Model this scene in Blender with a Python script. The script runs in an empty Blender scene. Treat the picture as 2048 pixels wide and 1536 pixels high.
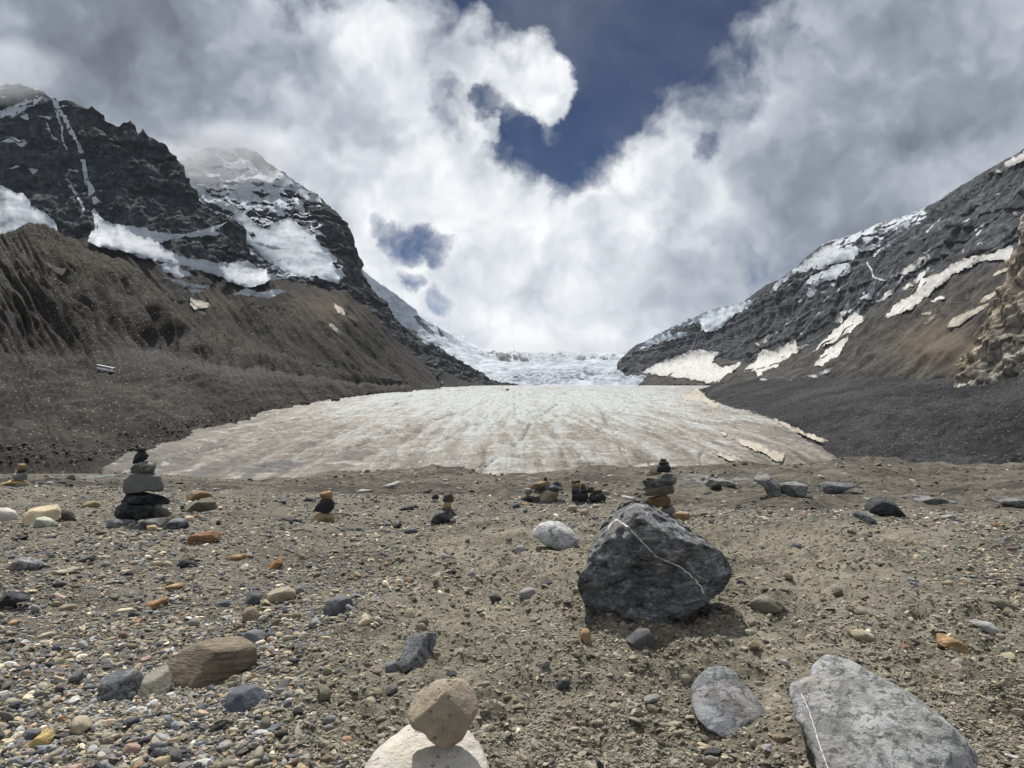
import bpy, math, random
import numpy as np
from mathutils import Vector
from mathutils.bvhtree import BVHTree
from mathutils.geometry import delaunay_2d_cdt

sc = bpy.context.scene
COL = sc.collection

# ---------------------------------------------------------------- camera
F = 1640.0                                   # focal length in pixels of the 2048 px wide photograph
PITCH = math.atan(32.0 / F)
CAM = np.array([0.0, 0.0, 1.5])
cam_data = bpy.data.cameras.new('camera')
cam_data.sensor_width = 36.0
cam_data.lens = 36.0 * F / 2048.0
cam_data.clip_start = 0.05
cam_data.clip_end = 60000.0
cam = bpy.data.objects.new('camera', cam_data)
COL.objects.link(cam)
cam.location = CAM
cam.rotation_euler = (math.radians(90) + PITCH, 0, 0)
sc.camera = cam

def ray(px, py):
    """direction(s) of the photograph's pixel(s), scaled to forward distance 1"""
    px = np.asarray(px, float); py = np.asarray(py, float)
    u = (px - 1024.0) / F; v = (768.0 - py) / F
    y = math.cos(PITCH) - v * math.sin(PITCH)
    z = math.sin(PITCH) + v * math.cos(PITCH)
    return np.stack([u / y, np.ones_like(u), z / y], -1)

def at(px, py, D):
    D = np.asarray(D, float)
    return CAM + ray(px, py) * D[..., None]

# ---------------------------------------------------------------- sun, sky, exposure
SUN_AZ, SUN_EL = math.radians(-15), math.radians(57)      # azimuth from +Y towards +X
SUN_DIR = Vector((math.sin(SUN_AZ) * math.cos(SUN_EL), math.cos(SUN_AZ) * math.cos(SUN_EL), math.sin(SUN_EL)))
sun_data = bpy.data.lights.new('sun', 'SUN')
sun_data.energy = 5.0
sun_data.angle = math.radians(0.6)
sun_data.color = (1.0, 0.95, 0.88)
sun = bpy.data.objects.new('sun', sun_data)
COL.objects.link(sun)
sun.rotation_euler = (-SUN_DIR).to_track_quat('-Z', 'Y').to_euler()
sun.location = (-200, 300, 600)

sc.view_settings.view_transform = 'Standard'
sc.view_settings.look = 'None'
sc.view_settings.gamma = 1.0
sc.view_settings.use_curve_mapping = False
sc.view_settings.exposure = 0.40
sc.render.engine = 'CYCLES'
sc.cycles.use_denoising = True
sc.cycles.max_bounces = 4
sc.cycles.diffuse_bounces = 2
sc.cycles.glossy_bounces = 2
sc.cycles.transmission_bounces = 2
sc.cycles.volume_bounces = 0
sc.cycles.caustics_reflective = False
sc.cycles.caustics_refractive = False

# ---------------------------------------------------------------- node helper
class NT:
    def __init__(self, tree):
        self.t = tree; self.l = tree.links
    def n(self, typ, _out=0, **kw):
        nd = self.t.nodes.new(typ)
        ins = kw.pop('ins', {})
        for k, v in kw.items():
            setattr(nd, k, v)
        for k, v in ins.items():
            self.set(nd.inputs[k], v)
        self.last = nd
        return nd.outputs[_out] if len(nd.outputs) else nd
    def set(self, sock, v):
        if isinstance(v, bpy.types.NodeSocket):
            self.l.new(v, sock)
        else:
            if hasattr(sock.default_value, '__len__') and not hasattr(v, '__len__'):
                v = [v] * len(sock.default_value)
            if hasattr(v, '__len__') and len(sock.default_value) == 4 and len(v) == 3:
                v = tuple(v) + (1.0,)
            sock.default_value = v
    def m(self, op, a, b=0.0, c=None, clamp=False):
        nd = self.t.nodes.new('ShaderNodeMath'); nd.operation = op; nd.use_clamp = clamp
        self.set(nd.inputs[0], a); self.set(nd.inputs[1], b)
        if c is not None: self.set(nd.inputs[2], c)
        return nd.outputs[0]
    def vm(self, op, a, b=(0, 0, 0), scale=None):
        nd = self.t.nodes.new('ShaderNodeVectorMath'); nd.operation = op
        self.set(nd.inputs[0], a)
        if op != 'SCALE': self.set(nd.inputs[1], b)
        if scale is not None: self.set(nd.inputs['Scale'], scale)
        return nd.outputs['Value' if op in ('DOT_PRODUCT', 'LENGTH', 'DISTANCE') else 'Vector']
    def mr(self, v, a, b, c=0.0, d=1.0, smooth=True):
        nd = self.t.nodes.new('ShaderNodeMapRange')
        nd.interpolation_type = 'SMOOTHSTEP' if smooth else 'LINEAR'
        for k, x in zip(('Value', 'From Min', 'From Max', 'To Min', 'To Max'), (v, a, b, c, d)):
            self.set(nd.inputs[k], x)
        return nd.outputs[0]
    def mix(self, f, a, b, blend='MIX'):
        nd = self.t.nodes.new('ShaderNodeMix'); nd.data_type = 'RGBA'; nd.blend_type = blend
        nd.clamp_factor = True
        self.set(nd.inputs[0], f); self.set(nd.inputs[6], a); self.set(nd.inputs[7], b)
        return nd.outputs[2]
    def noise(self, vec, scale, detail=6, rough=0.55, dist=0.0, color=False, typ='FBM'):
        nd = self.t.nodes.new('ShaderNodeTexNoise'); nd.noise_type = typ
        self.set(nd.inputs['Vector'], vec)
        nd.inputs['Scale'].default_value = scale; nd.inputs['Detail'].default_value = detail
        nd.inputs['Roughness'].default_value = rough; nd.inputs['Distortion'].default_value = dist
        return nd.outputs['Color' if color else 'Fac']
    def voro(self, vec, scale, feature='F1', out='Distance', rand=1.0):
        nd = self.t.nodes.new('ShaderNodeTexVoronoi'); nd.feature = feature
        self.set(nd.inputs['Vector'], vec); nd.inputs['Scale'].default_value = scale
        nd.inputs['Randomness'].default_value = rand
        return nd.outputs[out]
    def attr(self, name, typ='GEOMETRY', out='Fac'):
        nd = self.t.nodes.new('ShaderNodeAttribute'); nd.attribute_name = name; nd.attribute_type = typ
        return nd.outputs[out]
    def ramp(self, fac, stops):
        nd = self.t.nodes.new('ShaderNodeValToRGB')
        self.set(nd.inputs[0], fac)
        e = nd.color_ramp.elements
        while len(e) < len(stops): e.new(0.5)
        for el, (p, c) in zip(e, stops):
            el.position = p; el.color = tuple(c) + (1.0,)
        return nd.outputs[0]

# ---------------------------------------------------------------- sky with clouds
world = bpy.data.worlds.new('World'); sc.world = world
world.use_nodes = True
wt = world.node_tree; wt.nodes.clear(); W = NT(wt)
sky = W.n('ShaderNodeTexSky', sky_type='NISHITA', sun_disc=False, sun_elevation=SUN_EL, sun_rotation=SUN_AZ,
          altitude=2100.0, air_density=0.33, dust_density=0.0, ozone_density=4.0)
skyb = W.vm('MULTIPLY', sky, (0.050, 0.050, 0.050))
dvec = W.vm('NORMALIZE', W.n('ShaderNodeTexCoord'))

def union(items):
    acc = None
    for (px, py, r, w) in items:
        b = W.m('MULTIPLY', blob(px, py, r), w)
        acc = b if acc is None else W.m('MAXIMUM', acc, b)
    return acc
bvec = W.vm('NORMALIZE', W.vm('ADD', dvec, W.vm('SCALE', W.vm('SUBTRACT', W.noise(dvec, 9.0, 6, 0.62, color=True), (0.5, 0.5, 0.5)), scale=0.095)))
def blob(px, py, r, soft=0.95):
    c = ray(px, py); c = c / np.linalg.norm(c)
    d = W.vm('DOT_PRODUCT', bvec, tuple(c))
    return W.mr(d, math.cos(r * (1 + soft) / F), math.cos(r * max(0.05, 1 - soft) / F))

def total(items):
    acc = None
    for (px, py, r, w) in items:
        b = W.m('MULTIPLY', blob(px, py, r), w)
        acc = b if acc is None else W.m('ADD', acc, b)
    return acc

wv = W.vm('ADD', dvec, W.vm('SCALE', W.vm('SUBTRACT', bvec, dvec), scale=0.7))
n1 = W.noise(wv, 6.0, 8, 0.60)
sund = tuple(SUN_DIR * 0.035)
n1s = W.noise(W.vm('ADD', wv, sund), 6.0, 4, 0.58)
n1l = W.noise(wv, 6.0, 4, 0.58)
nlow = W.noise(wv, 2.2, 1, 0.5)
# large breaks in the cloud cover and large banks
holes = union([(1130, 0, 135, 0.75), (1330, 20, 165, 0.75), (1250, 170, 100, 0.75), (1195, 255, 82, 0.75), (1165, 320, 56, 0.70), (1010, -20, 85, 0.60), (880, -35, 95, 0.66),
               (1085, 265, 62, 0.66), (1035, 250, 32, 0.56), (1005, 232, 22, 0.46), (980, 212, 18, 0.40), (962, 196, 15, 0.36), (865, 190, 55, 0.36), (785, 185, 30, 0.34), (1420, 10, 80, 0.45), (1510, 110, 100, 0.56), (1470, 20, 90, 0.52), (1015, 250, 45, 0.55),
               (848, 484, 34, 0.62), (885, 500, 28, 0.58), (760, 440, 22, 0.50), (790, 455, 24, 0.54), (816, 470, 28, 0.57),
               (880, 605, 22, 0.36), (835, 565, 16, 0.34), (640, -5, 50, 0.6), (560, 0, 45, 0.6), (1410, 310, 24, 0.45), (705, 15, 30, 0.5)])
banks = union([(1040, 115, 50, 0.75), (1085, 160, 40, 0.80), (1108, 215, 26, 0.70), (945, 85, 55, 0.55), (975, 250, 20, 0.5), (860, 40, 42, 0.5), (700, 170, 170, 0.25), (300, 300, 420, 0.35), (1370, 225, 90, 0.55), (1300, 330, 80, 0.40), (1000, 420, 130, 0.25),
               (1800, 200, 330, 0.30), (1300, 620, 330, 0.30), (600, 480, 110, 0.3), (740, 560, 40, 0.4)])
cov = W.m('ADD', W.m('SUBTRACT', banks, holes), 0.24)
dens = W.m('ADD', W.m('MULTIPLY', W.m('SUBTRACT', n1, 0.5), 2.0), cov)
alpha = W.mr(dens, -0.22, 0.34)
# thin veil in front of the blue
veil = W.m('MULTIPLY', W.mr(W.noise(wv, 5.0, 4, 0.6), 0.40, 0.78), 0.12)
alpha = W.m('MAXIMUM', alpha, veil)
lit = W.m('MULTIPLY', W.m('SUBTRACT', n1l, n1s), 1.6)
rim = W.m('MULTIPLY', W.mr(dens, 0.55, 0.10), 0.10)
tone = total([(690, 190, 150, 0.10), (720, 50, 120, -0.13), (420, 60, 120, -0.08), (1000, 500, 200, 0.10), (1250, 560, 200, 0.06), (1060, 150, 90, 0.15), (1370, 240, 110, 0.15), (1020, 600, 160, 0.16), (760, 540, 70, 0.26), (830, 300, 120, 0.06),
              (1330, 470, 110, 0.10), (400, 300, 190, -0.16), (120, 60, 220, -0.13), (1900, 150, 300, -0.24), (1620, 440, 220, -0.06), (1500, 60, 120, -0.12), (300, 150, 130, -0.10), (1000, 400, 90, 0.06)])
fine = W.m('MULTIPLY', W.m('SUBTRACT', n1, 0.5), 0.48)
bright = W.m('ADD', W.m('ADD', W.m('ADD', 0.615, rim), lit), W.m('ADD', tone, fine))
bright = W.m('ADD', bright, W.m('MULTIPLY', W.m('SUBTRACT', nlow, 0.5), 0.25))
cloud_col = W.ramp(bright, [(0.0, (0.115, 0.13, 0.16)), (0.33, (0.225, 0.255, 0.305)), (0.60, (0.395, 0.425, 0.475)), (0.85, (0.61, 0.635, 0.665)), (1.0, (0.75, 0.76, 0.77))])
skycol = W.mix(alpha, skyb, cloud_col)
bg = W.n('ShaderNodeBackground', ins={'Color': skycol, 'Strength': 1.0})
W.n('ShaderNodeOutputWorld', ins={'Surface': bg})
world.cycles.sampling_method = 'MANUAL'
world.cycles.sample_map_resolution = 512

# ---------------------------------------------------------------- numpy noise
_rng = np.random.RandomState(7)
_perm = np.concatenate([_rng.permutation(256)] * 2).astype(np.int32)
_g = _rng.normal(size=(256, 3)); _g /= np.linalg.norm(_g, axis=1)[:, None]

def perlin(p):
    p = np.asarray(p, float)
    sh = p.shape[:-1]; p = p.reshape(-1, 3)
    i = np.floor(p).astype(np.int64); f = p - i; i &= 255
    w = f * f * f * (f * (f * 6 - 15) + 10)
    out = np.zeros(len(p))
    for dx in (0, 1):
        hx = _perm[(i[:, 0] + dx) & 255]
        wx = w[:, 0] if dx else 1 - w[:, 0]
        for dy in (0, 1):
            hy = _perm[(hx + i[:, 1] + dy) & 255]
            wy = w[:, 1] if dy else 1 - w[:, 1]
            for dz in (0, 1):
                h = _perm[(hy + i[:, 2] + dz) & 255]
                wz = w[:, 2] if dz else 1 - w[:, 2]
                g = _g[h]
                dot = g[:, 0] * (f[:, 0] - dx) + g[:, 1] * (f[:, 1] - dy) + g[:, 2] * (f[:, 2] - dz)
                out += wx * wy * wz * dot
    return (out * 1.6).reshape(sh)

def fbm(p, octv=5, gain=0.5, lac=2.03):
    a, s, o = 1.0, 0.0, 0.0
    p = np.array(p, float)
    for k in range(octv):
        o = o + a * perlin(p + 17.3 * k); s += a
        a *= gain; p = p * lac
    return o / s

def ridged(p, octv=4, gain=0.5, lac=2.03):
    a, s, o = 1.0, 0.0, 0.0
    p = np.array(p, float)
    for k in range(octv):
        o = o + a * (1 - np.abs(perlin(p + 9.7 * k)) * 1.7); s += a
        a *= gain; p = p * lac
    return o / s

def sstep(x, a, b):
    t = np.clip((x - a) / (b - a), 0, 1)
    return t * t * (3 - 2 * t)

# ---------------------------------------------------------------- object helpers
def new_mesh(name, V, Fc, smooth=True, mat=None, attrs=None):
    me = bpy.data.meshes.new(name)
    V = np.asarray(V, np.float32); Fc = np.asarray(Fc, np.int32)
    me.vertices.add(len(V)); me.vertices.foreach_set('co', V.ravel())
    k = Fc.shape[1]
    me.loops.add(Fc.size); me.loops.foreach_set('vertex_index', Fc.ravel())
    me.polygons.add(len(Fc))
    me.polygons.foreach_set('loop_start', np.arange(0, Fc.size, k, dtype=np.int32))
    me.update(calc_edges=True)
    me.polygons.foreach_set('use_smooth', np.full(len(Fc), smooth))
    for an, av in (attrs or {}).items():
        av = np.asarray(av, np.float32)
        if av.ndim == 1:
            a = me.attributes.new(an, 'FLOAT', 'POINT'); a.data.foreach_set('value', av)
        elif av.shape[1] == 3:
            a = me.attributes.new(an, 'FLOAT_VECTOR', 'POINT'); a.data.foreach_set('vector', av.ravel())
    if mat: me.materials.append(mat)
    me.update()
    return me

def add(name, me, parent=None, loc=None, label=None, cat=None, group=None, kind=None):
    o = bpy.data.objects.new(name, me); COL.objects.link(o)
    if loc is not None: o.location = loc
    if parent is not None: o.parent = parent
    if label: o['label'] = label
    if cat: o['category'] = cat
    if group: o['group'] = group
    if kind: o['kind'] = kind
    return o

def grid_faces(nr, nc):
    i = np.arange(nr * nc).reshape(nr, nc)
    return np.stack([i[:-1, :-1], i[:-1, 1:], i[1:, 1:], i[1:, :-1]], -1).reshape(-1, 4)

def grid_normals(P):
    du = np.gradient(P, axis=1); dv = np.gradient(P, axis=0)
    n = np.cross(du, dv)
    n /= np.maximum(np.linalg.norm(n, axis=-1, keepdims=True), 1e-9)
    return n

def material(name):
    m = bpy.data.materials.new(name); m.use_nodes = True
    t = m.node_tree; t.nodes.clear()
    N = NT(t)
    def finish(color, rough=0.9, normal=None, spec=0.25, **extra):
        ins = {'Base Color': color, 'Roughness': rough, 'Specular IOR Level': spec}
        if normal is not None: ins['Normal'] = normal
        ins.update(extra)
        b = N.n('ShaderNodeBsdfPrincipled', ins=ins)
        N.n('ShaderNodeOutputMaterial', ins={'Surface': b})
        return m
    return m, N, finish

def bump(N, h, dist, strength=1.0, normal=None):
    ins = {'Height': h, 'Distance': dist, 'Strength': strength}
    if normal is not None: ins['Normal'] = normal
    return N.n('ShaderNodeBump', ins=ins)

def loft(lines, ncols, rows, jag=None):
    """surface through several polylines of (px, py, distance); rows = subdivisions between lines.
    Every control point is a real place: pixel plus its own distance from the camera."""
    s = np.linspace(0, 1, ncols)
    L = []
    for ln in lines:
        a = np.array(ln, float)
        px = a[0, 0] + s * (a[-1, 0] - a[0, 0])
        py = np.interp(px, a[:, 0], a[:, 1]); D = np.exp(np.interp(px, a[:, 0], np.log(a[:, 2])))
        L.append((px, py, D))
    P = [at(*l) for l in L]
    out = []; tt = []; seg = []
    for k in range(len(P) - 1):
        n = rows[k]
        for j in range(n):
            f = j / n
            out.append(P[k] * (1 - f) + P[k + 1] * f); tt.append(k + f)
    out.append(P[-1]); tt.append(len(P) - 1.0)
    G = np.array(out)
    T = np.repeat(np.array(tt)[:, None], ncols, 1)
    return G, T

def project(P):
    """pixel of a world point (used only to look things up while modelling)"""
    d = P - CAM
    c, s_ = math.cos(PITCH), math.sin(PITCH)
    f = d[..., 1] * c + d[..., 2] * s_
    up = -d[..., 1] * s_ + d[..., 2] * c
    return 1024 + F * d[..., 0] / f, 768 - F * up / f

def orient(G):
    """make the grid's faces look at the camera's side"""
    n = grid_normals(G)
    v = CAM - G
    if (n * v).sum(-1).mean() < 0:
        return -n, True
    return n, False
# ================================================================= TERRAIN MATERIALS
def geo_pos(N): return N.n('ShaderNodeNewGeometry', 0)
def geo_nz(N):
    nd = N.t.nodes.new('ShaderNodeNewGeometry')
    sp = N.t.nodes.new('ShaderNodeSeparateXYZ'); N.l.new(nd.outputs['Normal'], sp.inputs[0])
    return sp.outputs[2]

def cliff_material(name, dark, mid, warm, snow_col=(0.46, 0.49, 0.535), dust=0.55):
    m, N, fin = material(name)
    p = geo_pos(N)
    strata = N.noise(N.vm('MULTIPLY', p, (0.0025, 0.0025, 0.045)), 1.0, 6, 0.6, 0.4)
    streak = N.noise(N.vm('MULTIPLY', p, (0.03, 0.03, 0.004)), 1.0, 5, 0.6)
    fine = N.noise(p, 0.06, 8, 0.65)
    big = N.noise(p, 0.004, 3, 0.5)
    v = N.m('ADD', N.m('MULTIPLY', strata, 0.45), N.m('ADD', N.m('MULTIPLY', streak, 0.25), N.m('MULTIPLY', fine, 0.30)))
    c = N.ramp(v, [(0.39, dark), (0.50, mid), (0.61, tuple(x * 1.9 for x in mid))])
    c = N.mix(N.mr(big, 0.52, 0.7, 0, 0.75), c, warm)
    c = N.mix(N.mr(fine, 0.30, 0.62, 0.75, 0.0), c, tuple(x * 0.45 for x in dark))
    crack = N.voro(N.vm('MULTIPLY', N.vm('ADD', p, N.vm('SCALE', N.noise(p, 0.02, 3, 0.5, color=True), scale=40.0)), (1, 1, 0.45)), 0.055, 'DISTANCE_TO_EDGE')
    c = N.mix(N.mr(crack, 0.07, 0.0, 0, 0.6), c, tuple(x * 0.3 for x in dark))
    blk = N.n('ShaderNodeSeparateColor', 0, ins={0: N.voro(N.vm('MULTIPLY', p, (1, 1, 0.6)), 0.07, 'F1', 'Color')})
    c = N.vm('SCALE', c, scale=N.mr(blk, 0, 1, 0.70, 1.40, False))
    snow = N.attr('snow')
    nz = geo_nz(N)
    sn = N.noise(N.vm('MULTIPLY', p, (0.02, 0.02, 0.035)), 1.0, 7, 0.62)
    k = N.m('ADD', N.m('ADD', snow, N.m('MULTIPLY', N.m('SUBTRACT', sn, 0.5), 1.5)), N.m('MULTIPLY', N.m('SUBTRACT', nz, 0.5), dust))
    mask = N.mr(k, 0.46, 0.58)
    c = N.mix(mask, c, snow_col)
    h = N.m('ADD', N.noise(p, 0.10, 8, 0.7), N.m('ADD', N.m('MULTIPLY', strata, 0.8), N.m('MULTIPLY', streak, 1.2)))
    return fin(c, 0.92, bump(N, h, 4.0, 0.55), 0.12)

def scree_material(name, cols, speck=(0.22, 0.20, 0.17), scale=1.0, grain=0.25, speck_amt=0.5, brown=False):
    m, N, fin = material(name)
    p = geo_pos(N)
    big = N.noise(p, 0.008 * scale, 5, 0.6)
    med = N.noise(p, 0.05 * scale, 7, 0.65)
    fine = N.noise(p, grain * scale, 6, 0.7)
    v = N.m('ADD', N.m('MULTIPLY', big, 0.5), N.m('ADD', N.m('MULTIPLY', med, 0.3), N.m('MULTIPLY', fine, 0.25)))
    c = N.ramp(v, [(0.43, cols[0]), (0.52, cols[1]), (0.61, cols[2])])
    bare = N.attr('tint')
    c = N.mix(bare, c, cols[3])
    if brown: c = N.mix(N.m('MULTIPLY', N.attr('brown'), 0.75), c, N.mix(N.mr(fine, 0.4, 0.6), (0.020, 0.0175, 0.015), (0.072, 0.061, 0.049)))
    vo = N.voro(p, grain * 1.2 * scale, 'F1')
    rnd = N.voro(p, grain * 1.2 * scale, 'F1', 'Color')
    sp = N.m('MULTIPLY', N.mr(vo, 0.34, 0.22), N.mr(rnd, 0.62, 0.75))
    c = N.mix(N.m('MULTIPLY', sp, speck_amt), c, speck)
    dk = N.mr(N.noise(p, grain * 1.3 * scale, 4, 0.7), 0.34, 0.48, 0.6, 0.0)
    c = N.mix(dk, c, tuple(x * 0.35 for x in cols[0]))
    h = N.m('ADD', N.m('MULTIPLY', med, 3.0 / scale), N.m('MULTIPLY', fine, 1.2 / scale))
    return fin(c, 0.95, bump(N, h, 1.0, 0.9), 0.1)

def snow_material(name, clean, dirty, dirt=0.5, scale=0.03):
    m, N, fin = material(name)
    p = geo_pos(N)
    a = N.noise(N.vm('MULTIPLY', p, (1, 1, 2.5)), scale, 6, 0.6)
    st = N.noise(N.vm('MULTIPLY', p, (0.3, 0.3, 2.2)), scale * 2.2, 5, 0.6)
    c = N.mix(N.m('MULTIPLY', N.mr(a, 0.42, 0.68), dirt), clean, dirty)
    c = N.mix(N.mr(st, 0.52, 0.75, 0, 0.35), c, tuple(x * 0.72 for x in dirty))
    h = N.noise(N.vm('MULTIPLY', p, (1, 1, 2.2)), scale * 3, 6, 0.6)
    return fin(c, 0.75, bump(N, h, 2.5, 0.35), 0.2)

M_cliffD = cliff_material('dark cliff rock', (0.012, 0.0145, 0.018), (0.036, 0.040, 0.046), (0.045, 0.0445, 0.045), dust=0.5)
M_cliffC = cliff_material('snowy cliff rock', (0.015, 0.0175, 0.021), (0.040, 0.043, 0.048), (0.048, 0.046, 0.045), dust=0.55)
M_cliffR = cliff_material('grey cliff rock', (0.026, 0.029, 0.034), (0.052, 0.055, 0.062), (0.060, 0.057, 0.055), dust=0.35)
M_apron = scree_material('dark scree', [(0.009, 0.009, 0.009), (0.021, 0.0202, 0.0188), (0.040, 0.0365, 0.032), (0.085, 0.070, 0.053)], grain=0.12)
M_moraineL = scree_material('brown moraine gravel', [(0.010, 0.0095, 0.0088), (0.027, 0.0255, 0.023), (0.056, 0.0525, 0.047), (0.058, 0.057, 0.055)], grain=0.42, brown=True, speck_amt=0.75, speck=(0.26, 0.24, 0.21))
M_moraineR = scree_material('dark grey moraine gravel', [(0.008, 0.0085, 0.0095), (0.021, 0.0218, 0.024), (0.046, 0.0465, 0.049), (0.10, 0.085, 0.07)], grain=0.42, speck=(0.24, 0.24, 0.24))
M_screeR = scree_material('brown scree', [(0.045, 0.040, 0.035), (0.078, 0.068, 0.058), (0.12, 0.100, 0.080), (0.24, 0.175, 0.105)], grain=0.14)
M_outcrop = cliff_material('ochre outcrop rock', (0.075, 0.070, 0.062), (0.25, 0.235, 0.205), (0.27, 0.215, 0.14), dust=0.0)
M_snow = snow_material('cloud-shaded snow', (0.37, 0.40, 0.44), (0.27, 0.295, 0.33), 0.9)  # cloud shade painted into the base colour; the sunlit copy follows
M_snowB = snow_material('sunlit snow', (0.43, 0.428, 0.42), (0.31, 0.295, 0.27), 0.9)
M_snowC = snow_material('dust stained snow', (0.33, 0.30, 0.25), (0.25, 0.215, 0.17), 0.6)
M_ice = snow_material('blue glacier ice', (0.42, 0.465, 0.51), (0.23, 0.27, 0.31), 1.0, 0.012)

# ================================================================= TERRAIN SHAPES
class Terrain:
    pass

_rl = np.random.RandomState(23)
_zl = np.cumsum(_rl.gamma(2.0, 7.0, 400)); _hl = _rl.uniform(-1, 1, 400) * np.where(_rl.rand(400) < 0.25, 1.6, 0.8)
def beds(z):
    """hard and soft rock beds: each layer stands out or lies back, with sharp steps between"""
    z = np.clip(z + 300.0, 1, _zl[-2] - 1)
    i = np.searchsorted(_zl, z); f = (z - _zl[i - 1]) / (_zl[i] - _zl[i - 1])
    t = sstep(f, 0.0, 0.28)
    return _hl[i - 1] * (1 - t) + _hl[i] * t

def cliff_disp(P, N_, gul=35, fine=12, strata=7, L=170.0, zs=0.28, dip=(0.06, 0.02)):
    q = P / L
    r = ridged(q * [1, 1, zs], 4) - 0.55
    r2 = ridged(q * [3.1, 3.1, zs * 2.0] + 5, 3) - 0.55
    w = fbm(P / 160.0, 3) * 9
    b = beds(P[..., 2] + w + P[..., 0] * dip[0] + P[..., 1] * dip[1])
    f = fbm(P / 30.0, 4) * fine
    d = r * gul + r2 * gul * 0.35 + f
    out = P + N_ * d[..., None]
    hor = N_.copy(); hor[..., 2] *= 0.15
    return out + hor * (b * strata)[..., None]

GRID = {}
def build(name, G, mat, attrs, label, cat):
    nr, nc, _ = G.shape
    fc = grid_faces(nr, nc)
    n, flip = orient(G)
    if not flip: pass
    else: fc = fc[:, ::-1]
    me = new_mesh(name, G.reshape(-1, 3), fc, True, mat, {k: v.reshape(-1) for k, v in attrs.items()})
    o = add(name, me, label=label, cat=cat, kind='structure')
    GRID[o.name] = (G, attrs)
    bv = BVHTree.FromPolygons(G.reshape(-1, 3).tolist(), fc.tolist(), all_triangles=False)
    return o, bv

def poly_mask(px, py, poly):
    poly = np.array(poly, float); x0, y0 = poly.T; x1, y1 = np.roll(poly, -1, 0).T
    ins = np.zeros(px.shape, bool)
    for a, b, c, d in zip(x0, y0, x1, y1):
        if b == d: continue
        ins ^= ((b > py) != (d > py)) & (px < (c - a) * (py - b) / (d - b) + a)
    return ins

def zoom(ox, oy, k):
    return lambda pts: [(ox + x / k, oy + y / k) for x, y in pts]
Z1 = zoom(0, 100, 2.695)
Z3 = zoom(1200, 280, 2.258)
Z4 = zoom(700, 540, 2.56)

def densify(poly, step=3.0, amp=2.2, seed=0):
    rs = np.random.RandomState(seed)
    out = []
    P = np.array(poly, float)
    for a, b in zip(P, np.roll(P, -1, 0)):
        L = np.linalg.norm(b - a); n = max(1, int(L / step))
        for j in range(n):
            out.append(a + (b - a) * j / n)
    out = np.array(out)
    q = np.c_[out / 14.0, np.full(len(out), seed * 3.1)]
    q2 = np.c_[out / 5.0, np.full(len(out), seed * 1.7 + 50)]
    off = np.stack([perlin(q), perlin(q + 31.7)], -1) * amp * 1.6 + np.stack([perlin(q2), perlin(q2 + 11.7)], -1) * amp * 1.3
    return out + off

SNOWN = [0]
def drape(name, parent, bv, poly, mat, off=2.5, amp=2.2, step=2.2, grid=4.0, smooth=3, label=None):
    """a patch lying on the terrain: its outline is carried out to the slope itself"""
    SNOWN[0] += 1
    B = densify(poly, step, amp, SNOWN[0])
    mn, mx = B.min(0), B.max(0)
    gx, gy = np.meshgrid(np.arange(mn[0], mx[0], grid), np.arange(mn[1], mx[1], grid))
    gp = np.c_[gx.ravel(), gy.ravel()] + np.random.RandomState(SNOWN[0]).uniform(-.8, .8, (gx.size, 2))
    gp = gp[poly_mask(gp[:, 0], gp[:, 1], B)]
    nb = len(B)
    pts = [Vector(p) for p in B.tolist() + gp.tolist()]
    edges = [(i, (i + 1) % nb) for i in range(nb)]
    vs, es, fs, _, _, _ = delaunay_2d_cdt(pts, edges, [], 0, 1e-4)
    V2 = np.array([(v.x, v.y) for v in vs])
    fs = [f for f in fs if len(f) == 3]
    cen = np.array([V2[list(f)].mean(0) for f in fs])
    keep = poly_mask(cen[:, 0], cen[:, 1], B)
    fs = np.array(fs)[keep]
    R = ray(V2[:, 0], V2[:, 1]); o = Vector(CAM)
    t = np.full(len(V2), np.nan)
    for i, r in enumerate(R):
        d = Vector(r); l = d.length
        for b_ in (bv if isinstance(bv, (list, tuple)) else (bv,)):
            h = b_.ray_cast(o, d / l)
            if h[0] is not None: t[i] = np.nanmin([t[i], h[3] / l])
    ok = ~np.isnan(t)
    fs = fs[ok[fs].all(1)]
    tt = np.where(ok, t, 0)
    if len(fs) == 0: return None
    e = np.concatenate([fs[:, [0, 1]], fs[:, [1, 2]], fs[:, [2, 0]]])
    for _k in range(smooth):
        acc = np.zeros(len(tt)); cnt = np.zeros(len(tt))
        np.add.at(acc, e[:, 0], tt[e[:, 1]]); np.add.at(cnt, e[:, 0], 1)
        np.add.at(acc, e[:, 1], tt[e[:, 0]]); np.add.at(cnt, e[:, 1], 1)
        tt = np.where(cnt > 0, 0.5 * tt + 0.5 * acc / np.maximum(cnt, 1), tt)
    mnmx = tt[fs]
    fs = fs[(mnmx.max(1) / np.maximum(mnmx.min(1), 1e-3)) < 1.12]
    used = np.unique(fs); remap = -np.ones(len(V2), int); remap[used] = np.arange(len(used))
    R = R[used]; tt = tt[used]
    P = CAM + R * (tt - off * 1.2)[:, None]
    P[:, 2] += off * 0.5
    fs = remap[fs]
    a, b, c = P[fs[:, 0]], P[fs[:, 1]], P[fs[:, 2]]
    nn = np.cross(b - a, c - a)
    flip = (nn * (CAM - a)).sum(1) < 0
    fs[flip] = fs[flip][:, ::-1]
    me = new_mesh(name, P, fs, True, mat)
    ob = add(name, me, parent=parent)
    if label: ob['label'] = label
    return ob

def thick_line(pts, w0, w1=None):
    P = np.array(pts, float); w1 = w0 if w1 is None else w1
    d = np.gradient(P, axis=0); d /= np.linalg.norm(d, axis=1)[:, None] + 1e-9
    n = np.c_[-d[:, 1], d[:, 0]]
    w = np.linspace(w0, w1, len(P))[:, None] / 2
    return (P + n * w).tolist() + (P - n * w)[::-1].tolist()

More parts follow.
